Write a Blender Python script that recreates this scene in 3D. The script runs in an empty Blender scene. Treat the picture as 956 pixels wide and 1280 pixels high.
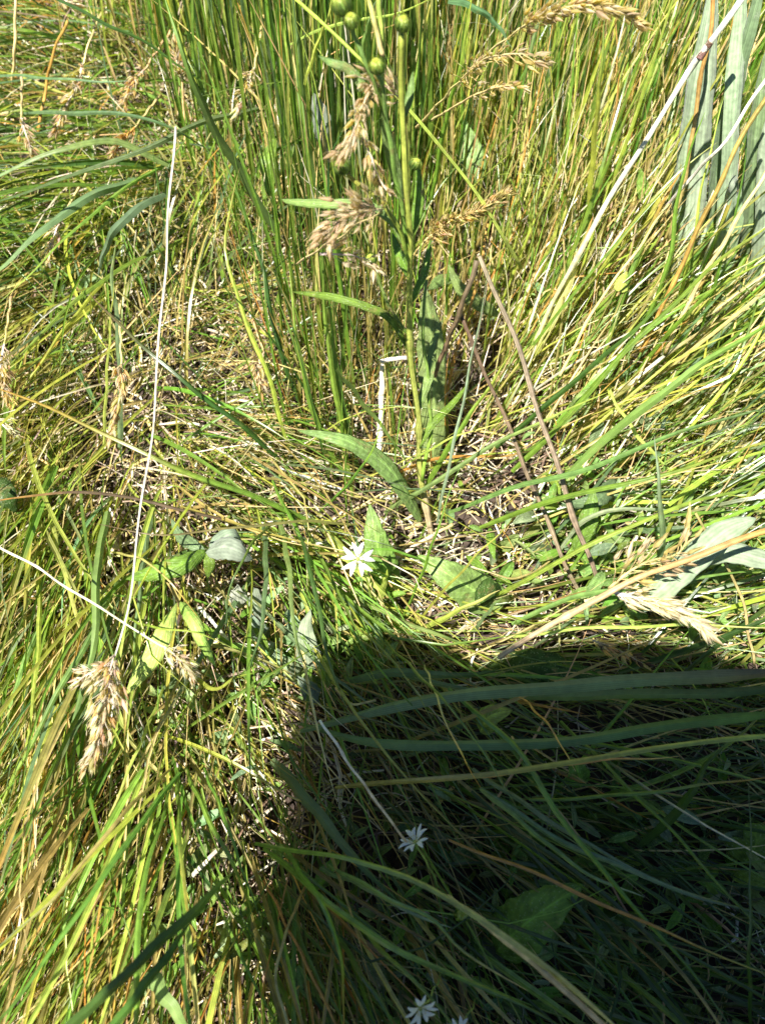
import bpy, bmesh, math, random
import numpy as np
from mathutils import Vector, Matrix, noise

random.seed(7)
rng = np.random.default_rng(7)
scene = bpy.context.scene
COL = scene.collection

# ------------------------------------------------------------------ camera, sky, sun, exposure
CAM_H = 0.50
PITCH = math.radians(65)
FPX = 1086.0                                 # focal length in photo pixels (956 x 1280)
cam_data = bpy.data.cameras.new('camera')
cam_data.sensor_fit = 'VERTICAL'
cam_data.sensor_height = 36.0
cam_data.lens = 36.0 * FPX / 1280.0
cam_data.clip_start = 0.005
cam_data.clip_end = 300
cam_data.dof.use_dof = True
cam_data.dof.focus_distance = 0.46
cam_data.dof.aperture_fstop = 11
cam = bpy.data.objects.new('camera', cam_data)
cam.location = (0, 0, CAM_H)
cam.rotation_euler = (math.radians(90) - PITCH, 0, 0)
COL.objects.link(cam)
scene.camera = cam

SUN = Vector((-0.30, -0.25, 1.0)).normalized()       # towards the sun
elev = math.asin(SUN.z)
azim = math.atan2(SUN.x, SUN.y)
world = bpy.data.worlds.new('World')
scene.world = world
world.use_nodes = True
wn = world.node_tree.nodes
bg = wn['Background']
sky = wn.new('ShaderNodeTexSky')
sky.sky_type = 'NISHITA'
sky.sun_disc = False
sky.sun_elevation = elev
sky.sun_rotation = azim
sky.altitude = 2500
sky.dust_density = 0.4
world.node_tree.links.new(sky.outputs[0], bg.inputs[0])
bg.inputs[1].default_value = 0.05
sun_data = bpy.data.lights.new('sun', 'SUN')
sun_data.energy = 5.0
sun_data.angle = math.radians(0.5)
sun_data.color = (1.0, 0.955, 0.87)
sun = bpy.data.objects.new('sun', sun_data)
sun.rotation_euler = SUN.to_track_quat('Z', 'Y').to_euler()
sun.location = SUN * 5
COL.objects.link(sun)
scene.view_settings.view_transform = 'Standard'
scene.view_settings.look = 'None'
scene.view_settings.exposure = 1.35
scene.view_settings.gamma = 1.0
scene.cycles.max_bounces = 8
scene.cycles.diffuse_bounces = 4
scene.cycles.transmission_bounces = 4

FW = np.array([0, math.cos(PITCH), -math.sin(PITCH)])
UP = np.array([0, math.sin(PITCH), math.cos(PITCH)])
CAMP = np.array([0, 0, CAM_H])


def P(px, py, h):
    """point of the place seen at photo pixel (px, py), h metres above the ground"""
    d = FPX * FW + np.array([px - 478.0, 0, 0]) + (640.0 - py) * UP
    t = (h - CAM_H) / d[2]
    return CAMP + d * t


def depth(p):
    return float(np.dot(np.asarray(p) - CAMP, FW))


def pix(p):
    q = np.asarray(p) - CAMP
    z = q @ FW
    z = np.where(np.abs(z) < 1e-3, 1e-3, z)
    return 478 + FPX * q[..., 0] / z, 640 - FPX * (q @ UP) / z, z


# ------------------------------------------------------------------ materials
def new_mat(name):
    m = bpy.data.materials.new(name)
    m.use_nodes = True
    m.node_tree.nodes.clear()
    return m, m.node_tree.nodes, m.node_tree.links


def plant_material(name, transl=0.35, rough=0.45, spec=0.35, vein=0.25, vein_n=7, spots=0.0, mott=0.25,
                   fleck=(0.45, 0.30, 0.14), fleck_amt=0.35, scale=260.0, sheen=0.0, bump=0.15, side=0.0):
    m, N, L = new_mat(name)
    out = N.new('ShaderNodeOutputMaterial')
    att = N.new('ShaderNodeAttribute'); att.attribute_name = 'tint'
    uv = N.new('ShaderNodeUVMap'); uv.uv_map = 'UVMap'
    sep = N.new('ShaderNodeSeparateXYZ'); L.new(uv.outputs[0], sep.inputs[0])
    geo = N.new('ShaderNodeNewGeometry')
    # fine blotches
    nz = N.new('ShaderNodeTexNoise'); nz.inputs['Scale'].default_value = scale; nz.inputs['Detail'].default_value = 3
    L.new(geo.outputs['Position'], nz.inputs['Vector'])
    mr = N.new('ShaderNodeMapRange'); L.new(nz.outputs[0], mr.inputs[0])
    mr.inputs[1].default_value = 0.3; mr.inputs[2].default_value = 0.7
    mr.inputs[3].default_value = 1 - mott; mr.inputs[4].default_value = 1 + mott
    # lengthwise veins
    mul = N.new('ShaderNodeMath'); mul.operation = 'MULTIPLY'; mul.inputs[1].default_value = vein_n * 6.2832
    L.new(sep.outputs[0], mul.inputs[0])
    sn = N.new('ShaderNodeMath'); sn.operation = 'SINE'; L.new(mul.outputs[0], sn.inputs[0])
    vr = N.new('ShaderNodeMapRange'); L.new(sn.outputs[0], vr.inputs[0])
    vr.inputs[1].default_value = -1; vr.inputs[2].default_value = 1
    vr.inputs[3].default_value = 1 - vein; vr.inputs[4].default_value = 1 + vein * 0.6
    mm = N.new('ShaderNodeMath'); mm.operation = 'MULTIPLY'
    L.new(mr.outputs[0], mm.inputs[0]); L.new(vr.outputs[0], mm.inputs[1])
    if side > 0:
        def mth(op, a, b=None):
            q = N.new('ShaderNodeMath'); q.operation = op
            for i, x in enumerate((a, b)):
                if x is None: continue
                if isinstance(x, (int, float)): q.inputs[i].default_value = x
                else: L.new(x, q.inputs[i])
            return q.outputs[0]
        au = mth('ABSOLUTE', mth('SUBTRACT', sep.outputs[0], 0.5))
        ph = mth('SUBTRACT', mth('MULTIPLY', sep.outputs[1], 11.0), mth('MULTIPLY', au, 7.0))
        ph = mth('ADD', ph, mth('MULTIPLY', nz.outputs[0], 0.5))
        li = mth('POWER', mth('ABSOLUTE', mth('SINE', mth('MULTIPLY', ph, 3.1416))), 0.25)
        rib = mth('LESS_THAN', au, 0.022)
        q = mth('ADD', mth('MULTIPLY', mth('SUBTRACT', 1.0, li), side * 1.6), mth('MULTIPLY', rib, side))
        mm2 = N.new('ShaderNodeMath'); mm2.operation = 'MULTIPLY'
        L.new(mm.outputs[0], mm2.inputs[0]); L.new(mth('ADD', 1.0, q), mm2.inputs[1]); mm = mm2
    sc = N.new('ShaderNodeVectorMath'); sc.operation = 'SCALE'
    L.new(att.outputs[0], sc.inputs[0]); L.new(mm.outputs[0], sc.inputs['Scale'])
    # dead flecks
    nf = N.new('ShaderNodeTexNoise'); nf.inputs['Scale'].default_value = scale * 0.35; nf.inputs['Detail'].default_value = 5
    nf.inputs['Roughness'].default_value = 0.7
    L.new(geo.outputs['Position'], nf.inputs['Vector'])
    fr = N.new('ShaderNodeMapRange'); L.new(nf.outputs[0], fr.inputs[0])
    fr.inputs[1].default_value = 0.58; fr.inputs[2].default_value = 0.72
    fr.inputs[3].default_value = 0; fr.inputs[4].default_value = fleck_amt
    mix = N.new('ShaderNodeMix'); mix.data_type = 'RGBA'
    L.new(fr.outputs[0], mix.inputs[0]); L.new(sc.outputs[0], mix.inputs[6]); mix.inputs[7].default_value = (*fleck, 1)
    col = mix.outputs[2]
    if spots > 0:
        vo = N.new('ShaderNodeTexVoronoi'); vo.inputs['Scale'].default_value = 700
        L.new(geo.outputs['Position'], vo.inputs['Vector'])
        sr = N.new('ShaderNodeMapRange'); L.new(vo.outputs[0], sr.inputs[0])
        sr.inputs[1].default_value = 0.12; sr.inputs[2].default_value = 0.3
        sr.inputs[3].default_value = spots; sr.inputs[4].default_value = 0
        mx2 = N.new('ShaderNodeMix'); mx2.data_type = 'RGBA'
        L.new(sr.outputs[0], mx2.inputs[0]); L.new(col, mx2.inputs[6]); mx2.inputs[7].default_value = (0.5, 0.6, 0.35, 1)
        col = mx2.outputs[2]
    bs = N.new('ShaderNodeBsdfPrincipled')
    L.new(col, bs.inputs['Base Color'])
    bs.inputs['Roughness'].default_value = rough
    bs.inputs['Specular IOR Level'].default_value = spec
    if sheen:
        bs.inputs['Sheen Weight'].default_value = sheen
        bs.inputs['Sheen Roughness'].default_value = 0.5
    bp = N.new('ShaderNodeBump'); bp.inputs['Strength'].default_value = bump; bp.inputs['Distance'].default_value = 0.0006
    L.new(mm.outputs[0], bp.inputs['Height']); L.new(bp.outputs[0], bs.inputs['Normal'])
    if transl > 0:
        tr = N.new('ShaderNodeBsdfTranslucent')
        tc = N.new('ShaderNodeVectorMath'); tc.operation = 'MULTIPLY'
        L.new(col, tc.inputs[0]); tc.inputs[1].default_value = (1.35, 1.45, 0.6)
        L.new(tc.outputs[0], tr.inputs[0])
        ms = N.new('ShaderNodeMixShader'); ms.inputs[0].default_value = transl
        L.new(bs.outputs[0], ms.inputs[1]); L.new(tr.outputs[0], ms.inputs[2])
        L.new(ms.outputs[0], out.inputs[0])
    else:
        L.new(bs.outputs[0], out.inputs[0])
    return m


M = {
    'grass': plant_material('grass_blade', 0.40, 0.30, 0.75, 0.18, 3, fleck_amt=0.25),
    'wide': plant_material('wide_blade', 0.30, 0.42, 0.35, 0.16, 8, fleck_amt=0.15, mott=0.12, bump=0.3),
    'dry': plant_material('dry_straw', 0.2, 0.4, 0.6, 0.2, 2, fleck=(0.24, 0.14, 0.06), fleck_amt=0.5),
    'litter': plant_material('straw_litter', 0.1, 0.6, 0.3, 0.25, 2, fleck=(0.12, 0.07, 0.05), fleck_amt=0.8),
    'leaf': plant_material('broad_leaf', 0.28, 0.5, 0.35, 0.14, 3, spots=0.45, fleck_amt=0.6, mott=0.3, bump=0.8, side=.35),
    'woolly': plant_material('woolly_leaf', 0.25, 0.7, 0.3, 0.12, 6, fleck=(0.5, 0.5, 0.42), fleck_amt=0.5, mott=0.22, sheen=0.25, bump=0.7, side=.12),
    'petal': plant_material('petal', 0.3, 0.55, 0.3, 0.06, 3, fleck_amt=0, mott=0.03),
    'husk': plant_material('seed_husk', 0.52, 0.5, 0.4, 0.25, 2, fleck=(0.40, 0.26, 0.14), fleck_amt=0.25),
    'stem': plant_material('stem', 0.0, 0.55, 0.3, 0.22, 5, fleck=(0.28, 0.17, 0.09), fleck_amt=0.55, mott=0.3, bump=0.5),
}


def plain(name, color, rough=0.7, var=0.2, scale=8, bump=0.0):
    m, N, L = new_mat(name)
    out = N.new('ShaderNodeOutputMaterial'); bs = N.new('ShaderNodeBsdfPrincipled')
    nz = N.new('ShaderNodeTexNoise'); nz.inputs['Scale'].default_value = scale; nz.inputs['Detail'].default_value = 6
    tc = N.new('ShaderNodeNewGeometry'); L.new(tc.outputs['Position'], nz.inputs['Vector'])
    mx = N.new('ShaderNodeMix'); mx.data_type = 'RGBA'
    mx.inputs[6].default_value = (*[c * (1 - var) for c in color], 1)
    mx.inputs[7].default_value = (*[min(1, c * (1 + var)) for c in color], 1)
    L.new(nz.outputs[0], mx.inputs[0]); L.new(mx.outputs[2], bs.inputs['Base Color'])
    bs.inputs['Roughness'].default_value = rough
    if bump:
        b = N.new('ShaderNodeBump'); b.inputs['Distance'].default_value = bump
        L.new(nz.outputs[0], b.inputs['Height']); L.new(b.outputs[0], bs.inputs['Normal'])
    L.new(bs.outputs[0], out.inputs[0])
    return m


# ------------------------------------------------------------------ colours (albedo)
C = {
    'G': (0.160, 0.275, 0.038), 'Y': (0.350, 0.395, 0.065), 'B': (0.140, 0.212, 0.095), 'N': (0.052, 0.105, 0.020),
    'D': (0.650, 0.510, 0.220), 'W': (0.760, 0.690, 0.560), 'O': (0.500, 0.270, 0.060), 'K': (0.170, 0.105, 0.065),
    'L': (0.640, 0.540, 0.410), 'T': (0.330, 0.270, 0.090), 'S': (0.280, 0.360, 0.225), 'X': (0.24, 0.28, 0.21), 'Z': (0.44, 0.55, 0.13),
    'F': (0.205, 0.305, 0.085), 'V': (0.42, 0.49, 0.10), 'E': (0.24, 0.33, 0.16), 'H': (0.62, 0.47, 0.30), 'U': (0.31, 0.235, 0.15),
    'P': (0.80, 0.80, 0.77), 'Q': (0.42, 0.44, 0.36),
}


# ------------------------------------------------------------------ mesh helpers
def mesh_obj(name, verts, faces, mat, parent=None, tint=None, uv=None, smooth=True):
    """verts (n,3), faces (m,4) or list; tint per vertex; uv per vertex"""
    me = bpy.data.meshes.new(name)
    verts = np.asarray(verts, dtype=np.float32)
    if isinstance(faces, np.ndarray):
        nf, k = faces.shape
        me.vertices.add(len(verts)); me.vertices.foreach_set('co', verts.ravel())
        me.loops.add(nf * k); me.loops.foreach_set('vertex_index', faces.astype(np.int32).ravel())
        me.polygons.add(nf)
        me.polygons.foreach_set('loop_start', np.arange(0, nf * k, k, dtype=np.int32))
        me.update(calc_edges=True)
    else:
        me.from_pydata([tuple(map(float, v)) for v in verts], [], [tuple(int(i) for i in f) for f in faces])
        me.update()
    if smooth:
        me.polygons.foreach_set('use_smooth', np.ones(len(me.polygons), dtype=bool))
    n = len(verts)
    if tint is None:
        tint = np.tile(np.array([0.5, 0.5, 0.5]), (n, 1))
    tint = np.asarray(tint, dtype=np.float32)
    if tint.ndim == 1:
        tint = np.tile(tint, (n, 1))
    a = me.color_attributes.new('tint', 'FLOAT_COLOR', 'POINT')
    rgba = np.ones((n, 4), dtype=np.float32); rgba[:, :3] = tint
    a.data.foreach_set('color', rgba.ravel())
    if uv is None:
        uv = np.zeros((n, 2), dtype=np.float32)
    uv = np.asarray(uv, dtype=np.float32)
    li = np.empty(len(me.loops), dtype=np.int32); me.loops.foreach_get('vertex_index', li)
    ul = me.uv_layers.new(name='UVMap')
    ul.data.foreach_set('uv', uv[li].ravel())
    me.materials.append(mat)
    o = bpy.data.objects.new(name, me)
    COL.objects.link(o)
    if parent is not None:
        o.parent = parent
        o.matrix_parent_inverse = Matrix.Translation(-parent.location)
    return o


def tag(o, label=None, cat=None, group=None, kind=None):
    if label: o['label'] = label
    if cat: o['category'] = cat
    if group: o['group'] = group
    if kind: o['kind'] = kind
    return o


def empty(name, loc, label, cat, group=None):
    o = bpy.data.objects.new(name, None)
    o.empty_display_size = 0.01
    o.location = Vector([float(x) for x in loc])
    COL.objects.link(o)
    return tag(o, label, cat, group)


def norm(v):
    return v / np.maximum(np.linalg.norm(v, axis=-1, keepdims=True), 1e-9)


def spline(pts, n):
    """Catmull-Rom through pts, n+1 points evenly by arc"""
    p = np.asarray(pts, dtype=float)
    if len(p) == 2:
        p = np.array([p[0], p[0] * .5 + p[1] * .5, p[1]])
    q = np.vstack([2 * p[0] - p[1], p, 2 * p[-1] - p[-2]])
    out = []
    for i in range(len(p) - 1):
        a, b, c, d = q[i:i + 4]
        for t in np.linspace(0, 1, 16, endpoint=False):
            out.append(0.5 * ((2 * b) + (c - a) * t + (2 * a - 5 * b + 4 * c - d) * t * t + (3 * b - a - 3 * c + d) * t ** 3))
    out.append(p[-1])
    out = np.array(out)
    s = np.r_[0, np.cumsum(np.linalg.norm(np.diff(out, axis=0), axis=1))]
    u = np.linspace(0, s[-1], n + 1)
    return np.stack([np.interp(u, s, out[:, k]) for k in range(3)], 1)


def ribbons(cl, width, fold, roll, side_hint=None):
    """cl (N,K,3) centre lines, width (N,K), fold depth ratio (N,), roll (N,) or (N,K).
    3 vertices across: a shallow V. returns verts, faces, uv (flattened)"""
    N, K, _ = cl.shape
    T = norm(np.gradient(cl, axis=1))
    up = np.zeros_like(T); up[..., 2] = 1
    if side_hint is not None:
        S = norm(np.broadcast_to(side_hint, T.shape) - T * np.sum(T * side_hint, -1, keepdims=True))
    else:
        S = np.cross(T, up)
        bad = np.linalg.norm(S, axis=-1, keepdims=True) < 0.15
        S = norm(np.where(bad, np.cross(T, np.array([0.3, 1.0, 0.0])), S))
    Nn = norm(np.cross(S, T))
    r = roll if roll.ndim == 2 else roll[:, None] * np.ones((1, K))
    c, s = np.cos(r)[..., None], np.sin(r)[..., None]
    S2 = S * c + Nn * s
    N2 = Nn * c - S * s
    w = width[..., None] * 0.5
    f = fold[:, None, None]
    mid = cl - N2 * w * f
    V = np.stack([cl - S2 * w + N2 * w * f, mid, mid, cl + S2 * w + N2 * w * f], 2)   # N,K,4,3: a crisp fold along the midrib
    idx = np.arange(N * K * 4).reshape(N, K, 4)[:, :, [[0, 1], [2, 3]]]
    F = np.stack([idx[:, :-1, :, 0], idx[:, :-1, :, 1], idx[:, 1:, :, 1], idx[:, 1:, :, 0]], -1).reshape(-1, 4)
    uv = np.zeros((N, K, 4, 2)); uv[..., 0] = np.array([0, 0.48, 0.52, 1.0]); uv[..., 1] = np.linspace(0, 1, K)[None, :, None]
    return V.reshape(-1, 3), F, uv.reshape(-1, 2)


def tube_geo(cl, rad, seg=7):
    """single tube; cl (K,3), rad (K,)"""
    K = len(cl)
    T = norm(np.gradient(cl, axis=0))
    A = norm(np.cross(T, np.array([0.31, 0.22, 0.9]) if abs(T[0][2]) < 0.9 else np.array([1.0, 0, 0])))
    B = np.cross(T, A)
    a = np.linspace(0, 2 * math.pi, seg, endpoint=False)
    V = cl[:, None, :] + rad[:, None, None] * (A[:, None, :] * np.cos(a)[None, :, None] + B[:, None, :] * np.sin(a)[None, :, None])
    V = V.reshape(-1, 3)
    F = []
    for i in range(K - 1):
        for j in range(seg):
            k = (j + 1) % seg
            F.append((i * seg + j, i * seg + k, (i + 1) * seg + k, (i + 1) * seg + j))
    F.append(tuple(range(seg))[::-1])
    F.append(tuple((K - 1) * seg + j for j in range(seg)))
    uv = np.stack([np.tile(np.arange(seg) / seg, K), np.repeat(np.linspace(0, 1, K), seg)], 1)
    return V, F, uv


class Geo:
    """collects pieces for ONE part"""
    def __init__(s): s.v = []; s.f = []; s.t = []; s.uv = []; s.n = 0
    def add(s, V, F, uv, tint):
        V = np.asarray(V, float)
        tint = np.asarray(tint, float)
        if tint.ndim == 1: tint = np.tile(tint, (len(V), 1))
        s.v.append(V); s.t.append(tint); s.uv.append(uv)
        s.f += [tuple(int(i) + s.n for i in f) for f in F]
        s.n += len(V)
    def build(s, name, mat, parent=None):
        return mesh_obj(name, np.vstack(s.v), s.f, mat, parent, np.vstack(s.t), np.vstack(s.uv))


def jit(c, a=0.12):
    c = np.array(C[c] if isinstance(c, str) else c, float)
    return np.clip(c * (1 + np.random.default_rng(random.randrange(1 << 30)).normal(0, a, 3) * 0.5 + random.gauss(0, a) * 0.7), 0.01, 0.9)


def hero_points(pts):
    return np.array([P(x, y, h) for x, y, h in pts])


def blade_obj(name, pts, wpx, c0, c1=None, label=None, group=None, fold=0.35, roll=0.0, mat='grass', base=0.75, tip=0.6,
              parent=None, seg=22, c1_at=0.6, cat='grass blade', kink=0.00035):
    """a single blade of grass; pts are photo pixels with a height, base first, tip last"""
    cl = spline(hero_points(pts), seg)
    K = len(cl)
    t = np.linspace(0, 1, K)
    ph = random.uniform(0, 9)
    cl = cl + kink * np.stack([np.sin(t * 23 + ph), np.cos(t * 17 + ph), np.sin(t * 19 + 2 * ph)], 1)
    w = wpx * (0.78 if wpx < 12 else 0.92) * depth(cl[K // 2]) / FPX
    prof = np.minimum(1, base + t * 2.5) * np.clip((1 - t) / tip, 0, 1) ** 0.6
    prof = prof * (1 + 0.05 * np.sin(t * 31 + ph))
    width = np.maximum(prof * w, 0.00015)
    # face of the blade broadly towards the sky, sides horizontal, plus a slow twist
    rl = roll + 0.35 * np.sin(t * 4 + ph)
    tng = norm(np.gradient(cl, axis=0))
    view = norm(cl.mean(0) - CAMP)
    sh = norm(np.cross(tng.mean(0), view * 0.5 + np.array([0, 0, -0.5])))
    V, F, uv = ribbons(cl[None], width[None], np.array([fold]), rl[None], side_hint=sh)
    a = jit(c0); b = jit(c1) if c1 else a * 1.05
    k = np.clip((t - c1_at) / max(1e-3, 1 - c1_at), 0, 1)[:, None]
    tv = a * (1 - k) + b * k
    tv = np.repeat(tv, 4, axis=0)
    tv = np.clip(tv * np.tile(np.array([0.90, 1.15, 1.25, 1.05]), K)[:, None] * np.repeat(1 + .1 * np.sin(t * 41 + ph) * np.sin(t * 13), 4)[:, None], 0.005, 0.95)
    if label is None and parent is None: raise ValueError(name)
    o = mesh_obj(name, V, F, M[mat], parent, tv, uv)
    if label: tag(o, label, cat, group)
    return o


def stem_geo(pts3, r0, r1, c0, c1=None, seg=24, nodes=(), wob=0.0005):
    cl = spline(pts3, seg)
    t = np.linspace(0, 1, len(cl)); ph = random.uniform(0, 9)
    wob = min(wob, 0.004 * float(np.linalg.norm(cl[-1] - cl[0])))
    cl = cl + wob * np.stack([np.sin(t * 21 + ph), np.cos(t * 15 + ph), np.sin(t * 18)], 1)
    rad = (r0 + (r1 - r0) * t) * (1 + 0.10 * np.sin(t * 37 + ph) * np.sin(t * 23 + 2 * ph))
    for nd in nodes:
        rad = rad * (1 + 0.5 * np.exp(-((t - nd) / 0.015) ** 2))
    V, F, uv = tube_geo(cl, rad)
    a = np.array(jit(c0)); b = np.array(jit(c1)) if c1 else a
    tv = a * (1 - t[:, None]) + b * t[:, None]
    tv = np.repeat(tv, 7, axis=0)
    # streaks along the stem and blotches of wear
    st = np.tile(np.random.default_rng(int(ph * 1e5)).uniform(0.78, 1.18, 7), len(cl))
    bl = np.repeat(1 + 0.16 * np.sin(t * 29 + ph * 3) * np.cos(t * 11 + ph), 7)
    tv = np.clip(tv * (st * bl)[:, None], 0.005, 0.9)
    return V, F, uv, tv, cl


def stem_obj(name, pts, wpx, c0, c1=None, label=None, group=None, taper=0.6, parent=None, mat='stem', cat='stem', nodes=(0.3, 0.65)):
    p3 = hero_points(pts)
    r = 0.5 * wpx * 0.8 * depth(p3[len(p3) // 2]) / FPX
    V, F, uv, tv, cl = stem_geo(p3, r, r * taper, c0, c1, nodes=nodes)
    o = mesh_obj(name, V, F, M[mat], parent, tv, uv)
    if label: tag(o, label, cat, group)
    return o, cl


# ------------------------------------------------------------------ ground
def ground():
    m, N, L = new_mat('soil')
    out = N.new('ShaderNodeOutputMaterial'); bs = N.new('ShaderNodeBsdfPrincipled')
    g = N.new('ShaderNodeNewGeometry')
    n1 = N.new('ShaderNodeTexNoise'); n1.inputs['Scale'].default_value = 120; n1.inputs['Detail'].default_value = 8
    n2 = N.new('ShaderNodeTexNoise'); n2.inputs['Scale'].default_value = 3; n2.inputs['Detail'].default_value = 5
    L.new(g.outputs[0], n1.inputs[0]); L.new(g.outputs[0], n2.inputs[0])
    r = N.new('ShaderNodeValToRGB')
    r.color_ramp.elements[0].position = 0.35; r.color_ramp.elements[0].color = (0.016, 0.010, 0.008, 1)
    r.color_ramp.elements[1].position = 0.70; r.color_ramp.elements[1].color = (0.10, 0.07, 0.052, 1)
    L.new(n1.outputs[0], r.inputs[0])
    ln = N.new('ShaderNodeVectorMath'); ln.operation = 'LENGTH'; L.new(g.outputs[0], ln.inputs[0])
    mr = N.new('ShaderNodeMapRange'); mr.inputs[1].default_value = 2.0; mr.inputs[2].default_value = 5.0; L.new(ln.outputs['Value'], mr.inputs[0])
    mx = N.new('ShaderNodeMix'); mx.data_type = 'RGBA'; L.new(mr.outputs[0], mx.inputs[0]); L.new(r.outputs[0], mx.inputs[6])
    mx2 = N.new('ShaderNodeMix'); mx2.data_type = 'RGBA'; L.new(n2.outputs[0], mx2.inputs[0])
    mx2.inputs[6].default_value = (0.07, 0.10, 0.025, 1); mx2.inputs[7].default_value = (0.16, 0.15, 0.05, 1)
    L.new(mx2.outputs[2], mx.inputs[7])
    L.new(mx.outputs[2], bs.inputs[0]); bs.inputs['Roughness'].default_value = 0.95
    bp = N.new('ShaderNodeBump'); bp.inputs['Distance'].default_value = 0.003; L.new(n1.outputs[0], bp.inputs['Height']); L.new(bp.outputs[0], bs.inputs['Normal'])
    L.new(bs.outputs[0], out.inputs[0])
    # fine grid near the camera, coarse out to the horizon
    ax = np.r_[-80, -30, -12, -5, -2.5, np.linspace(-1.5, 1.5, 101), 2.5, 5, 12, 30, 80]
    ay = ax
    X, Y = np.meshgrid(ax, ay, indexing='ij')
    Z = np.zeros_like(X)
    for i in range(len(ax)):
        for j in range(len(ay)):
            if abs(X[i, j]) < 2 and abs(Y[i, j]) < 2:
                Z[i, j] = 0.012 * noise.noise(Vector((X[i, j] * 7, Y[i, j] * 7, 0))) + 0.004 * noise.noise(Vector((X[i, j] * 30, Y[i, j] * 30, 3))) - 0.008
            else:
                Z[i, j] = -0.008
    V = np.stack([X, Y, Z], -1).reshape(-1, 3)
    n = len(ax); idx = np.arange(n * n).reshape(n, n)
    F = np.stack([idx[:-1, :-1], idx[1:, :-1], idx[1:, 1:], idx[:-1, 1:]], -1).reshape(-1, 4)
    o = mesh_obj('ground', V, F, m)
    tag(o, kind='structure')


ground()

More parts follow.
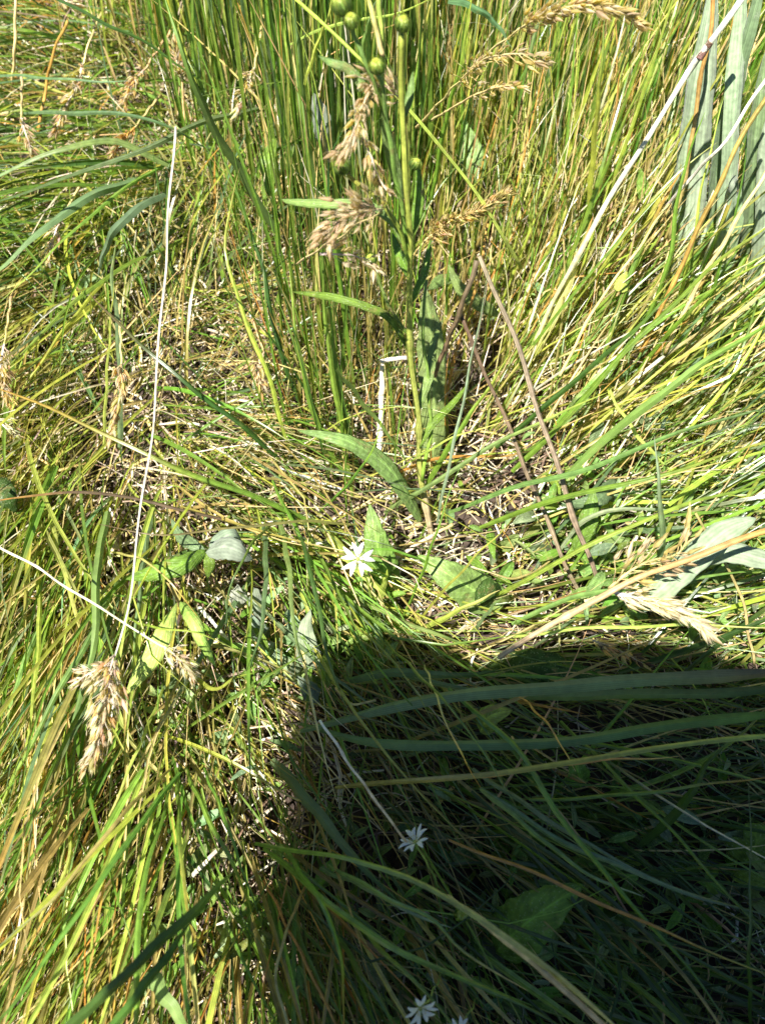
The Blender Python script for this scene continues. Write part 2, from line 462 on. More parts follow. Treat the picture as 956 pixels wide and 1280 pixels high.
# ------------------------------------------------------------------ how the grass lies: guides at photo pixels
# px, py, dirx, diry (photo, base -> tip), spread deg, e0, e1 (elevation deg, base -> tip), length m, lift m, width mm, colour weights, sigma
GU = [
    (60, 60, -1.0, 0.15, 35, 45, -10, 0.11, 0.03, 1.6, 'GGYNOT', 130),
    (60, 150, -1.0, -0.05, 25, 30, -5, 0.10, 0.02, 1.6, 'GNNBY', 70),
    (200, 60, 0.25, -1.0, 30, 75, 30, 0.13, 0.02, 1.5, 'GGYDTL', 100),
    (60, 260, -1.0, 0.55, 14, 35, -8, 0.13, 0.05, 1.9, 'GGYBNL', 120),
    (180, 230, -0.9, 0.6, 20, 35, -12, 0.11, 0.04, 1.7, 'GGYBY', 90),
    (70, 420, -0.55, 0.85, 16, 30, -8, 0.12, 0.04, 1.6, 'GYYTDB', 110),
    (170, 420, 0.1, -1.0, 28, 45, -8, 0.10, 0.03, 1.4, 'GGYTDB', 90),
    (90, 560, -0.6, 0.8, 20, 30, -10, 0.10, 0.03, 1.5, 'GYYDTL', 100),
    (110, 680, -0.25, 1.0, 16, 35, -12, 0.14, 0.04, 1.9, 'GGYYTB', 110),
    (60, 800, -0.35, 1.0, 12, 35, -12, 0.14, 0.05, 1.8, 'GBYDDD', 110),
    (190, 780, -0.15, 1.0, 24, 35, -12, 0.10, 0.02, 1.5, 'GYDTL', 80),
    (60, 960, -0.5, 1.0, 10, 35, -12, 0.15, 0.05, 1.5, 'GYDTDO', 120),
    (160, 1010, -0.3, 1.0, 12, 38, -12, 0.15, 0.04, 1.5, 'GYTDGO', 100),
    (60, 1180, -0.55, 1.0, 10, 35, -10, 0.15, 0.05, 1.4, 'YDTDOG', 120),
    (200, 1180, -0.3, 1.0, 14, 38, -10, 0.14, 0.05, 1.5, 'GYTOGD', 110),
    (310, 300, 0.1, -1.0, 35, 60, 10, 0.10, 0.02, 1.3, 'GNGTD', 90),
    (300, 440, 0.9, 0.1, 40, 30, -10, 0.09, 0.02, 1.3, 'GNYTD', 90),
    (250, 560, 1.0, 0.45, 28, 28, -8, 0.09, 0.03, 1.3, 'GGYTDL', 90),
    (330, 640, 0.85, 0.55, 18, 30, -12, 0.11, 0.04, 1.5, 'GGYTB', 80),
    (370, 720, 0.6, 1.0, 14, 32, -14, 0.12, 0.04, 1.6, 'GGYNB', 70),
    (420, 470, -0.1, -1.0, 12, 84, 60, 0.15, 0.02, 1.6, 'GGGNYT', 60),
    (400, 560, -0.25, -1.0, 22, 78, 40, 0.11, 0.01, 1.4, 'GNOTD', 60),
    (470, 540, 0.15, -1.0, 20, 75, 45, 0.09, 0.01, 1.3, 'OTDLG', 70),
    (440, 240, 0.0, -1.0, 10, 86, 64, 0.20, 0.02, 1.9, 'GNGNV', 110),
    (340, 130, -0.1, -1.0, 12, 82, 55, 0.19, 0.02, 1.9, 'GNGBV', 100),
    (430, 60, 0.1, -1.0, 12, 82, 58, 0.20, 0.02, 1.9, 'GNGNB', 120),
    (600, 100, 0.12, -1.0, 14, 80, 50, 0.18, 0.02, 1.7, 'GGYND', 110),
    (580, 260, 0.15, -1.0, 16, 76, 40, 0.14, 0.02, 1.4, 'GYTDN', 90),
    (560, 400, 0.2, -1.0, 22, 70, 30, 0.10, 0.01, 1.3, 'OTDGY', 70),
    (720, 120, 0.3, -1.0, 13, 76, 44, 0.17, 0.02, 1.8, 'GNYDDG', 120),
    (700, 270, 0.35, -1.0, 14, 70, 35, 0.15, 0.02, 1.6, 'GYDDON', 100),
    (650, 400, 0.45, -1.0, 22, 60, 20, 0.12, 0.02, 1.4, 'GYDTOL', 90),
    (840, 200, 0.35, -1.0, 18, 72, 40, 0.15, 0.02, 1.7, 'GGYBD', 90),
    (890, 330, 0.3, -1.0, 14, 78, 45, 0.16, 0.02, 1.7, 'GGYBD', 70),
    (780, 420, 0.7, -0.8, 18, 45, 8, 0.14, 0.04, 1.7, 'GGYTD', 100),
    (900, 420, 0.8, -0.6, 14, 40, 2, 0.15, 0.05, 1.9, 'GGYDD', 110),
    (700, 540, 0.8, -0.6, 22, 40, 0, 0.12, 0.03, 1.5, 'GYDTL', 90),
    (860, 560, 0.9, -0.45, 14, 35, 0, 0.14, 0.05, 1.9, 'GGYBT', 100),
    (880, 680, 1.0, -0.3, 18, 32, -5, 0.13, 0.04, 1.8, 'GGYBB', 100),
    (720, 690, 0.9, -0.35, 28, 30, -5, 0.10, 0.02, 1.4, 'GYDLB', 90),
    (560, 620, 0.5, -0.6, 45, 40, 0, 0.07, 0.01, 1.2, 'TDLGY', 70),
    (570, 740, 0.9, -0.25, 40, 20, -4, 0.07, 0.01, 1.2, 'DLTGL', 70),
    (450, 780, 0.8, 0.55, 22, 28, -12, 0.09, 0.03, 1.3, 'GYTDB', 70),
    (650, 800, 1.0, 0.05, 22, 25, -8, 0.10, 0.03, 1.4, 'GYBTD', 90),
    (880, 790, 1.0, -0.05, 20, 28, -5, 0.12, 0.03, 1.5, 'GGBY', 100),
    (260, 860, 0.6, 0.7, 35, 25, -8, 0.08, 0.02, 1.3, 'GYTDL', 80),
    (330, 930, 0.3, 1.0, 20, 32, -12, 0.11, 0.03, 1.4, 'GGTDO', 80),
    (350, 1060, 0.3, 1.0, 16, 36, -12, 0.13, 0.05, 1.5, 'GNGOT', 90),
    (290, 1180, 0.0, 1.0, 18, 40, -10, 0.13, 0.04, 1.5, 'GNGTO', 90),
    (420, 1180, 0.4, 1.0, 16, 35, -12, 0.13, 0.05, 1.6, 'GNGTN', 90),
    (480, 950, 0.9, 0.45, 22, 28, -10, 0.12, 0.03, 1.5, 'GNTB', 90),
    (620, 980, 1.0, 0.55, 20, 28, -10, 0.12, 0.03, 1.6, 'NNG', 110),  # this and the next rows: blade colours darkened to deepen the cast shadow
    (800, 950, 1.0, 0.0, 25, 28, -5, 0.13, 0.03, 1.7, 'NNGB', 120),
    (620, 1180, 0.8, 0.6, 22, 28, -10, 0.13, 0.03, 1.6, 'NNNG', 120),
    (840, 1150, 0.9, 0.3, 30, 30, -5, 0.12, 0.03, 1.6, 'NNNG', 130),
]
gp = np.array([[g[0], g[1]] for g in GU], float)
gs = np.array([g[11] for g in GU], float)


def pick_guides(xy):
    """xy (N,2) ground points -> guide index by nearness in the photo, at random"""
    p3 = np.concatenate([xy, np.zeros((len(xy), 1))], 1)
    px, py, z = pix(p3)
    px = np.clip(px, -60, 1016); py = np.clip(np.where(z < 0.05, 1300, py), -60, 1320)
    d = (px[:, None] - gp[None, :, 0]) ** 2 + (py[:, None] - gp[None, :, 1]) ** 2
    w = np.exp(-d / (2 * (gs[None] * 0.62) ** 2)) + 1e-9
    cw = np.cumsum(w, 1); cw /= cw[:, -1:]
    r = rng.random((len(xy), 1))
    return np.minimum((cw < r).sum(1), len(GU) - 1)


# world direction of every guide
gdir = []
for g in GU:
    a = P(g[0], g[1], 0.02); L_ = 20 / math.hypot(g[2], g[3])
    b = P(g[0] + g[2] * L_, g[1] + g[3] * L_, 0.02)
    gdir.append(math.atan2(b[1] - a[1], b[0] - a[0]))
gdir = np.array(gdir)


# the growth thins out over a few bare patches where the litter shows; the last row bares dark soil to deepen the shade
BARE = [(570, 660, 80, .6), (690, 700, 60, .45), (480, 610, 60, .25), (610, 770, 60, .75), (300, 770, 70, .35), (370, 950, 60, .6),
        (260, 1040, 50, .6), (280, 330, 60, .1), (330, 800, 50, .35), (540, 480, 50, .3), (430, 1000, 50, .7),
        (620, 1130, 130, .55), (820, 1000, 110, .5), (850, 1200, 120, .55), (560, 930, 70, .4)]


def thin(xy, power=1.0):
    p3 = np.concatenate([xy, np.zeros((len(xy), 1))], 1)
    px, py, z = pix(p3)
    k = np.ones(len(xy))
    for bx, by, s, a in BARE:
        k *= 1 - a * power * np.exp(-((px - bx) ** 2 + (py - by) ** 2) / (2 * s * s))
    return rng.random(len(xy)) < k


def field(n, x0=-0.62, x1=0.62, y0=-0.2, y1=1.05):
    # clumpy distribution
    nc = n // 9
    c = np.stack([rng.uniform(x0, x1, nc), rng.uniform(y0, y1, nc)], 1)
    k = rng.integers(0, nc, int(n * 0.6))
    a = c[k] + rng.normal(0, 0.007, (len(k), 2))
    b = np.stack([rng.uniform(x0, x1, n - len(k)), rng.uniform(y0, y1, n - len(k))], 1)
    return np.concatenate([a, b])


PAL = {k: np.array(v) for k, v in C.items()}


def gen_centrelines(xy, gi, K, lscale=1.0, zscale=1.0, wscale=1.0, extra_spread=1.0):
    n = len(xy)
    G = GU
    spread = np.radians(np.array([g[4] for g in G]))[gi] * extra_spread
    e0 = np.radians(np.array([g[5] for g in G]))[gi]
    e1 = np.radians(np.array([g[6] for g in G]))[gi]
    Ln = np.array([g[7] for g in G])[gi] * rng.uniform(0.5, 1.25, n) * lscale
    lift = np.array([g[8] for g in G])[gi] * zscale
    w = np.array([g[9] for g in G])[gi] * 1e-3 * rng.lognormal(0, 0.33, n) * wscale
    w = np.minimum(w, 3.2e-3 * max(1.0, wscale * .6))
    az = gdir[gi] + rng.normal(0, 1, n) * spread
    e0 = e0 + rng.normal(0, 0.16, n); e1 = e1 + rng.normal(0, 0.2, n)
    t = np.linspace(0, 1, K)[None]
    el = e0[:, None] + (e1 - e0)[:, None] * t ** rng.uniform(0.7, 1.8, n)[:, None]
    bend = rng.normal(0, 0.32, n)[:, None]
    # some blades are broken: they turn sharply at one place
    kk = rng.random(n) < 0.12
    kp = rng.uniform(0.3, 0.8, n)[:, None]
    brk = np.where(kk, rng.normal(0, 0.9, n), 0)[:, None] * (1 / (1 + np.exp(-(t - kp) * 40)))
    aa = az[:, None] + bend * t ** 1.5 + brk
    el = el - np.abs(brk) * 0.5
    step = (Ln / (K - 1))[:, None]
    dx = np.cos(el) * np.cos(aa) * step; dy = np.cos(el) * np.sin(aa) * step; dz = np.sin(el) * step
    P0 = np.concatenate([xy, (rng.random(n) ** 1.3 * lift)[:, None]], 1)
    cl = np.zeros((n, K, 3)); cl[:, 0] = P0
    cl[:, 1:, 0] = P0[:, None, 0] + np.cumsum(dx[:, :-1], 1)
    cl[:, 1:, 1] = P0[:, None, 1] + np.cumsum(dy[:, :-1], 1)
    cl[:, 1:, 2] = P0[:, None, 2] + np.cumsum(dz[:, :-1], 1)
    cl[..., 2] = np.where(cl[..., 2] < 0.003, 0.003 + 0.1 * np.maximum(cl[..., 2], -0.01) + 0.001, cl[..., 2])
    # keep the generic growth low enough near the lens
    cl[..., 2] = np.where(cl[..., 2] > 0.22, 0.22 + 0.35 * (cl[..., 2] - 0.22), cl[..., 2])
    return cl, w


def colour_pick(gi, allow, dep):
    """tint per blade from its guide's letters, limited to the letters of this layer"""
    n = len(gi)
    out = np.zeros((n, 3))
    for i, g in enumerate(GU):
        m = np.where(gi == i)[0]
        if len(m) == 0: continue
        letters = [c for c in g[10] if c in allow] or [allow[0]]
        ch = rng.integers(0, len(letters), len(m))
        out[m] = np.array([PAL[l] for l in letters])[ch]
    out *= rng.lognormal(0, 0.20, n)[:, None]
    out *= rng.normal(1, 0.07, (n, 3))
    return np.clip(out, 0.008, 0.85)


def mat_layer(name, n, K, mat, allow, keep, label, lscale=1.0, zscale=1.0, wscale=1.0, es=1.0, tipdry=0.3, fold=0.3, bounds=None, power=1.0, tallkeep=1.0):
    xy = field(n, *bounds) if bounds else field(n)
    xy = xy[thin(xy, power)]
    gi = pick_guides(xy)
    # share of this layer's colours in each guide decides how thick it grows there
    share = np.array([sum(c in allow for c in g[10]) / len(g[10]) for g in GU])
    tall = np.array([g[5] > 65 for g in GU])[gi]
    gi_ok = rng.random(len(xy)) < np.where(tall, tallkeep, 1.0)
    xy, gi = xy[gi_ok], gi[gi_ok]
    ok = rng.random(len(xy)) < (keep + (1 - keep) * share[gi])
    xy, gi = xy[ok], gi[ok]
    cl, w = gen_centrelines(xy, gi, K, lscale, zscale, wscale, es)
    n = len(xy)
    t = np.linspace(0, 1, K)[None]
    prof = np.minimum(1, 0.65 + t * 2) * np.clip((1 - t) / 0.62, 0, 1) ** 0.65
    width = np.maximum(prof * w[:, None], 1.2e-4)
    roll = rng.normal(0, 0.6, n)[:, None] + rng.normal(0, 0.6, n)[:, None] * t
    V, F, uv = ribbons(cl, width, np.abs(rng.normal(fold, 0.15, n)), roll)
    tint = colour_pick(gi, allow, None)
    td = (rng.random(n) < tipdry)[:, None, None]
    tipc = np.array([PAL['T'], PAL['D'], PAL['O'], PAL['W']])[rng.integers(0, 4, n)][:, None]
    k = np.clip((t - rng.uniform(0.3, 0.9, n)[:, None]) * 3, 0, 1)[..., None] * td
    tv = tint[:, None] * (1 - k) + tipc * k
    # base of a grass blade is paler and yellower
    kb = (np.clip(1 - t / 0.25, 0, 1) * 0.45)[..., None]
    tv = tv * (1 - kb) + PAL['T'] * kb
    tv = np.repeat(tv[:, :, None], 4, axis=2)
    tv = tv * np.array([1.0, 1.1, 0.9, 1.0])[None, None, :, None]
    o = mesh_obj(name, V, F, M[mat], None, np.clip(tv, 0.005, 0.9).reshape(-1, 3), uv)
    tag(o, label, 'grass', None, 'stuff')
    return o


# the litter of dead straw on the soil
def litter(n):
    x = rng.uniform(-0.6, 0.6, n); y = rng.uniform(-0.2, 1.0, n)
    p3 = np.stack([x, y, 0 * x], 1); lx, ly, _ = pix(p3)
    kp = np.ones(n)
    for bx, by, s_ in ((640, 1150, 170), (850, 1050, 150), (800, 1230, 150), (640, 960, 90)):  # less pale litter at the lower right, to deepen the shade
        kp *= 1 - .8 * np.exp(-((lx - bx) ** 2 + (ly - by) ** 2) / (2 * s_ * s_))
    m_ = rng.random(n) < kp
    x, y = x[m_], y[m_]; n = len(x)
    K = 4
    az = rng.uniform(0, 2 * math.pi, n)
    L_ = rng.lognormal(math.log(0.020), 0.55, n)
    bend = rng.normal(0, 0.5, n)
    t = np.linspace(-0.5, 0.5, K)[None]
    a = az[:, None] + bend[:, None] * t
    cl = np.zeros((n, K, 3))
    cl[..., 0] = x[:, None] + np.cos(a) * t * L_[:, None]
    cl[..., 1] = y[:, None] + np.sin(a) * t * L_[:, None]
    z = rng.random(n) ** 1.6 * 0.020
    L_ = L_ * np.where(rng.random(n) < .12, 2.2, 1.0)
    cl[..., 2] = z[:, None] + t * L_[:, None] * rng.normal(0, 0.25, n)[:, None] + 0.003
    cl[..., 2] = np.maximum(cl[..., 2], -0.002)
    w = rng.lognormal(math.log(0.0011), 0.35, n)[:, None] * np.array([0.7, 1, 1, 0.5])
    V, F, uv = ribbons(cl, w, np.abs(rng.normal(0.5, 0.2, n)), rng.normal(0, 0.7, n))
    base = np.array([PAL['L'], PAL['W'], PAL['D'], (0.32, 0.23, 0.17), (0.20, 0.13, 0.09), PAL['L']])[rng.integers(0, 6, n)]
    tint = np.clip(base * rng.lognormal(0, 0.2, n)[:, None], 0.02, 0.85)
    tv = np.repeat(tint, K * 4, axis=0)
    o = mesh_obj('straw_litter', V, F, M['litter'], None, tv, uv)
    tag(o, 'pale dead straw litter matted on the dark soil under the grass', 'straw litter', None, 'stuff')


litter(36000)
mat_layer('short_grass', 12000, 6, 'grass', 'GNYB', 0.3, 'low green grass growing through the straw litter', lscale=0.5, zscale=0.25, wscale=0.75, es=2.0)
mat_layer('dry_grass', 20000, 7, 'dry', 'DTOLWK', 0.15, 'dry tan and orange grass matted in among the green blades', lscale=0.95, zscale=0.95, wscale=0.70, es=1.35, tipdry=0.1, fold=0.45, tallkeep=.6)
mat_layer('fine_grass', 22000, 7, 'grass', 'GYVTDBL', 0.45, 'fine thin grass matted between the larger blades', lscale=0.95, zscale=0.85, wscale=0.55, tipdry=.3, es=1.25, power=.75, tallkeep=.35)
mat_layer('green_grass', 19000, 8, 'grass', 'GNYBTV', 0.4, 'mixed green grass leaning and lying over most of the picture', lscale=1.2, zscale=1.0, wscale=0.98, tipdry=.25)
# beyond the frame, coarser
for bb, nn in (((-2.2, -0.6, -0.9, 2.6), 5000), ((0.6, 2.2, -0.9, 2.6), 5000), ((-0.6, 0.6, 1.03, 2.6), 3500), ((-0.6, 0.6, -0.9, -0.2), 1500)):
    mat_layer('meadow_grass', nn, 5, 'grass', 'GNYBTD', 0.6, 'meadow grass going on round the patch in the picture', wscale=2.2, lscale=1.3, bounds=bb, es=2)


# small broad leaves low in the grass
def ground_cover(n=900):
    pts = []
    spots = [(800, 640, 110, .4), (880, 700, 70, .25), (700, 690, 60, .15), (560, 1150, 150, .45), (820, 1100, 140, .35), (380, 820, 50, .15),
             (730, 350, 60, .12), (230, 900, 60, .1), (270, 1150, 60, .12), (60, 330, 60, .1), (440, 760, 40, .15), (890, 380, 50, .2)]
    Vs, Fs, Us, Ts = [], [], [], []
    off = 0
    for sx, sy, s, wgt in spots:
        for _ in range(int(n * wgt * 0.5)):
            px, py = random.gauss(sx, s), random.gauss(sy, s * 0.7)
            h = random.uniform(0.005, 0.045)
            c = P(px, py, h)
            az = random.uniform(0, 6.28); el = random.uniform(-0.3, 0.7)
            L_ = random.uniform(0.008, 0.022); W = L_ * random.uniform(0.22, 0.4)
            K = 6; t = np.linspace(0, 1, K)
            e = el - t * random.uniform(0.2, 1.2)
            cl = c + np.stack([np.cos(az) * np.cos(e), np.sin(az) * np.cos(e), np.sin(e)], 1) * (t * L_)[:, None]
            w = W * np.sin(np.pi * np.clip(t * 0.93 + 0.05, 0, 1)) ** 0.8 + 1e-4
            V, F, uv = ribbons(cl[None], w[None], np.array([0.35]), np.array([random.gauss(0, 0.5)]))
            tint = jit(random.choice('GFFBGE'), 0.2)
            Vs.append(V); Fs.append(F + off); Us.append(uv); Ts.append(np.tile(tint, (len(V), 1))); off += len(V)
    o = mesh_obj('ground_cover', np.vstack(Vs), np.vstack(Fs), M['leaf'], None, np.vstack(Ts), np.vstack(Us))
    tag(o, 'small lance shaped weed leaves low down in the grass', 'ground cover', None, 'stuff')


ground_cover()

# ------------------------------------------------------------------ single blades that stand out
# name, label, points (px,py,h cm), width px, base colour, tip colour, options
HB = [
    # upper left
    ('brown edged dark green blade leaning down from the top left edge', [(345, 290, 9), (300, 215, 12), (262, 150, 15), (232, 75, 18), (205, -10, 20)], 12, 'N', 'G', {}),
    ('pale flat blade curving to the left edge at the upper left', [(210, 205, 8), (140, 176, 10), (70, 188, 10), (0, 218, 9), (-40, 240, 7)], 11, 'F', 'S', {}),
    ('long grey green blade sweeping left under the brown edged blade', [(330, 135, 7), (262, 150, 10), (190, 182, 12), (100, 216, 12), (0, 250, 11), (-40, 262, 10)], 9, 'B', 'N', {}),
    ('pale blue green blade lying above the white straw end', [(-30, 92, 9), (40, 95, 11), (110, 101, 12), (162, 101, 12)], 6, 'B', 'S', {}),
    ('dark grey green blade reaching the top of the white straw', [(30, 140, 8), (100, 141, 11), (160, 143, 13), (215, 160, 13), (265, 190, 10)], 7, 'B', 'N', {}),
    ('second blade below it fading out by the left edge', [(170, 225, 7), (110, 247, 9), (50, 290, 9), (0, 335, 8), (-30, 360, 7)], 12, 'B', 'F', {}),
    ('short blue green blade bending down left of the white straw', [(206, 242, 9), (178, 256, 10), (150, 280, 10), (133, 308, 8), (122, 345, 5)], 12, 'B', 'S', {}),
    ('long blade running down from the short blue green blade to the lower left', [(215, 200, 7), (150, 240, 9), (80, 300, 9), (0, 380, 8)], 6, 'G', 'Y', {}),
    ('thin dark blade crossing from the top left corner to the tall tuft', [(60, -8, 14), (130, 28, 14), (185, 55, 13), (250, 100, 11), (300, 128, 9)], 5, 'N', 'G', {}),
    ('green blade arching over the dark gap at the left edge', [(0, 175, 5), (40, 185, 6), (90, 205, 6), (150, 215, 4)], 7, 'F', 'G', {}),
    ('wide green blade under the arch of pale blades at the left', [(230, 300, 5), (160, 330, 7), (90, 380, 8), (30, 440, 7), (0, 470, 5)], 8, 'G', 'Y', {}),
    ('bright green blade lying across the left edge above the brown tipped blade', [(140, 340, 5), (90, 400, 7), (40, 470, 7), (5, 530, 5)], 6, 'Y', 'V', {}),
    ('vertical blue green blade beside the bent seed head', [(150, 560, 4), (150, 470, 7), (146, 400, 9), (140, 340, 10), (146, 300, 10)], 10, 'B', 'F', {}),
    ('thin upright yellow green blade left of the seed head at the centre left', [(130, 560, 4), (133, 480, 7), (138, 410, 9), (143, 350, 10)], 5, 'V', 'Y', {}),
    ('brown tipped blade widening to green across the middle left', [(345, 570, 5), (300, 530, 8), (240, 484, 10), (190, 442, 11), (150, 405, 11), (112, 368, 10)], 9, 'N', 'K', {'c1_at': 0.45}),
    ('long brown blade from the left edge turning green before the lobed leaf', [(400, 655, 4), (320, 622, 7), (240, 592, 9), (150, 552, 10), (60, 508, 10), (-20, 480, 9)], 9, 'G', 'O', {'c1_at': 0.3}),
    ('thin brown stalk like blade arching above the lobed leaf', [(445, 655, 5), (370, 652, 8), (290, 660, 10), (200, 668, 11), (120, 655, 11)], 5, 'T', 'K', {'c1_at': 0.2}),
    ('reddish brown blade lying level at the left edge', [(320, 660, 5), (240, 640, 7), (170, 623, 8), (90, 615, 9), (10, 624, 8), (-20, 632, 7)], 6, 'K', 'O', {}),
    # left
    ('yellow green blade crossing the thin diagonal straw at the left', [(62, 640, 4), (72, 690, 6), (85, 730, 7), (98, 780, 6), (110, 830, 4)], 9, 'V', 'D', {}),
    ('wide green blade hanging straight down at the centre left', [(135, 640, 5), (122, 710, 8), (120, 780, 9), (105, 860, 8), (70, 960, 6)], 12, 'F', 'B', {}),
    ('second wide green blade crossing the first one low on the left', [(150, 720, 5), (110, 800, 9), (60, 890, 9), (20, 970, 7), (-10, 1030, 5)], 10, 'F', 'Y', {}),
    ('straight yellow green blade below the left end of the diagonal straw', [(48, 700, 4), (50, 780, 7), (42, 870, 8), (28, 960, 6)], 8, 'Y', 'V', {}),
    ('pale flat blade tip pointing down at the lower left', [(75, 880, 5), (52, 930, 7), (36, 975, 7), (22, 1012, 6)], 16, 'V', 'V', {'mat': 'wide', 'tip': 0.35, 'base': 0.5}),
    ('green blade leaving the left edge beside the pale blade tip', [(60, 760, 4), (30, 830, 6), (8, 900, 6), (-15, 970, 5)], 9, 'F', 'V', {}),
    ('blue green pair blade standing above the large cream seed head', [(190, 640, 4), (180, 700, 6), (172, 770, 7), (165, 830, 6)], 9, 'B', 'F', {}),
    ('narrow yellow blade dropping past the cream seed head', [(205, 860, 3), (175, 930, 7), (150, 990, 7), (120, 1060, 5)], 6, 'V', 'D', {}),
    ('thin green blade between the two yellow leaves', [(205, 640, 4), (206, 700, 9), (204, 770, 10), (206, 852, 9)], 5, 'Y', 'G', {}),
    # lower left
    ('dark green thick blade rising from the bottom edge near the middle', [(60, 1310, 14), (140, 1235, 16), (215, 1165, 17), (262, 1120, 16), (290, 1092, 15)], 15, 'N', 'G', {'tip': 0.25, 'mat': 'wide'}),
    ('second thick dark blade just below that one', [(110, 1320, 12), (160, 1260, 14), (205, 1200, 15), (238, 1155, 14)], 13, 'N', 'N', {'tip': 0.3}),
    ('long green blade from the bottom left corner to the straw litter', [(225, 965, 8), (150, 1065, 12), (85, 1160, 13), (20, 1250, 12), (-30, 1310, 10)], 10, 'G', 'N', {}),
    ('blurred olive blade above the long corner blade', [(215, 960, 7), (160, 1010, 11), (120, 1060, 12), (60, 1130, 12), (-20, 1200, 11)], 7, 'T', 'B', {}),
    ('upright green stem like blade crossing the long corner blade', [(170, 1290, 10), (172, 1200, 12), (176, 1120, 12), (200, 1030, 10), (222, 960, 6)], 9, 'G', 'N', {}),
    ('yellow green blade with orange tip near the straw litter at the lower left', [(60, 1010, 5), (90, 1060, 8), (60, 1130, 9), (20, 1220, 8)], 7, 'V', 'O', {}),
    ('amber blade running down the lower left corner', [(120, 1020, 4), (90, 1090, 7), (45, 1170, 8), (0, 1240, 7)], 5, 'O', 'D', {}),
    ('second amber blade right of the corner one', [(165, 1060, 4), (120, 1130, 8), (75, 1210, 9), (30, 1290, 8)], 6, 'D', 'O', {}),
    ('third amber blade beside the upright green stem', [(142, 1010, 4), (132, 1080, 8), (120, 1170, 9), (95, 1280, 8)], 5, 'O', 'T', {}),
    ('green blade with an orange band standing by the bare straw patch', [(222, 960, 5), (224, 1030, 9), (228, 1090, 10), (240, 1160, 9), (270, 1230, 6)], 7, 'G', 'O', {'c1_at': .4}),
    ('broad blurred green blade at the bottom edge left of centre', [(185, 1215, 9), (205, 1245, 10), (225, 1275, 10), (240, 1310, 9)], 24, 'F', 'G', {'mat': 'wide', 'tip': 0.9, 'fold': 0.2}),
    ('green blade arching right out of the lower left straw', [(232, 960, 5), (250, 1000, 8), (275, 1050, 9), (300, 1100, 8), (318, 1150, 5)], 8, 'G', 'Y', {}),
    ('narrow green blade beside the arching one', [(255, 960, 5), (280, 1020, 8), (300, 1080, 8), (330, 1160, 6)], 6, 'G', 'N', {}),
    # middle
    ('sharp green blade crossing in front of the forked stem base', [(420, 460, 17), (455, 505, 13), (490, 550, 10), (515, 588, 7)], 7, 'F', 'G', {}),
    ('bright green blade pointing up right from the stem base', [(525, 620, 3), (560, 560, 7), (600, 500, 10), (640, 440, 12)], 9, 'G', 'Y', {}),
    ('long green blade sweeping right from the stem base', [(480, 640, 2), (540, 605, 6), (610, 560, 9), (680, 525, 11), (760, 490, 12)], 8, 'F', 'Y', {}),
    ('pale blue blade hanging in front of the grass right of the stem', [(545, 655, 8), (560, 585, 12), (580, 495, 15), (597, 410, 18), (612, 335, 20)], 5, 'S', 'B', {}),
    ('vertical blue green blade standing at the middle right', [(826, 770, 5), (827, 715, 9), (827, 650, 12), (822, 590, 14), (818, 545, 15)], 11, 'B', 'S', {'tip': 0.5}),
    ('yellow green blade under the white flower', [(400, 655, 2), (430, 690, 5), (462, 725, 6), (485, 745, 5)], 13, 'V', 'V', {'tip': 0.3}),
    ('short yellow blade forming a hook below the white flower', [(474, 750, 4), (480, 728, 6), (485, 712, 7)], 11, 'V', 'Y', {}),
    ('yellow green blade under the spotted leaf', [(520, 790, 2), (560, 770, 5), (595, 752, 6), (625, 738, 6)], 9, 'V', 'D', {}),
    ('short blue green blade pointing up right beyond the spotted leaf', [(592, 790, 3), (605, 770, 5), (628, 745, 7)], 7, 'B', 'F', {}),
    ('green blade lying from the flower down to the shadow edge', [(430, 740, 3), (490, 770, 5), (550, 795, 6), (600, 810, 4)], 8, 'F', 'G', {}),
    ('dark blade bending down through the sunlit clump left of the shadow', [(365, 640, 5), (385, 700, 9), (398, 760, 9), (412, 830, 8), (440, 900, 5)], 8, 'N', 'B', {}),
    ('slender blade arching left of the woolly leaves', [(330, 655, 5), (332, 720, 8), (326, 790, 8), (308, 850, 6)], 9, 'B', 'N', {}),
    ('curved green blade from the sunlit clump over the woolly leaves', [(350, 650, 5), (362, 720, 9), (368, 790, 9), (385, 840, 6)], 9, 'F', 'B', {}),
    ('long fine blade crossing the sunlit clump to the shaded blades', [(340, 600, 4), (400, 720, 9), (470, 830, 9), (560, 930, 6)], 6, 'G', 'N', {}),
    ('green blade pushing through the straw left of the woolly leaves', [(225, 830, 3), (265, 860, 5), (300, 845, 6), (330, 838, 5)], 7, 'Y', 'G', {}),
    ('pale blade standing beside the dead twig at the upper left', [(450, 80, 16), (458, 40, 18), (470, 0, 20)], 8, 'F', 'S', {}),
    # tufts
    ('tallest blade of the tuft left of the forked stem', [(440, 620, 1), (425, 520, 6), (410, 430, 10), (404, 340, 14), (400, 250, 18)], 9, 'G', 'N', {}),
    ('thick blade in the front of the tuft left of the forked stem', [(450, 600, 1), (432, 530, 5), (418, 440, 9), (412, 370, 12)], 11, 'N', 'G', {}),
    ('blade leaning left out of that tuft', [(440, 610, 1), (400, 540, 5), (380, 470, 8), (368, 400, 11), (362, 330, 13)], 9, 'G', 'Y', {}),
    ('dark blade in the shaded side of that tuft', [(420, 600, 1), (395, 520, 5), (375, 450, 8), (350, 380, 10)], 8, 'N', 'G', {}),
    ('long straight blade rising beside the woolly stem at the top', [(372, 500, 3), (345, 420, 6), (330, 340, 9), (300, 250, 12), (270, 170, 15)], 8, 'N', 'G', {}),
    ('yellowish blade leaning out of the tuft towards the top left', [(360, 560, 3), (335, 470, 8), (300, 380, 11), (282, 300, 13), (300, 210, 13)], 7, 'Y', 'T', {}),
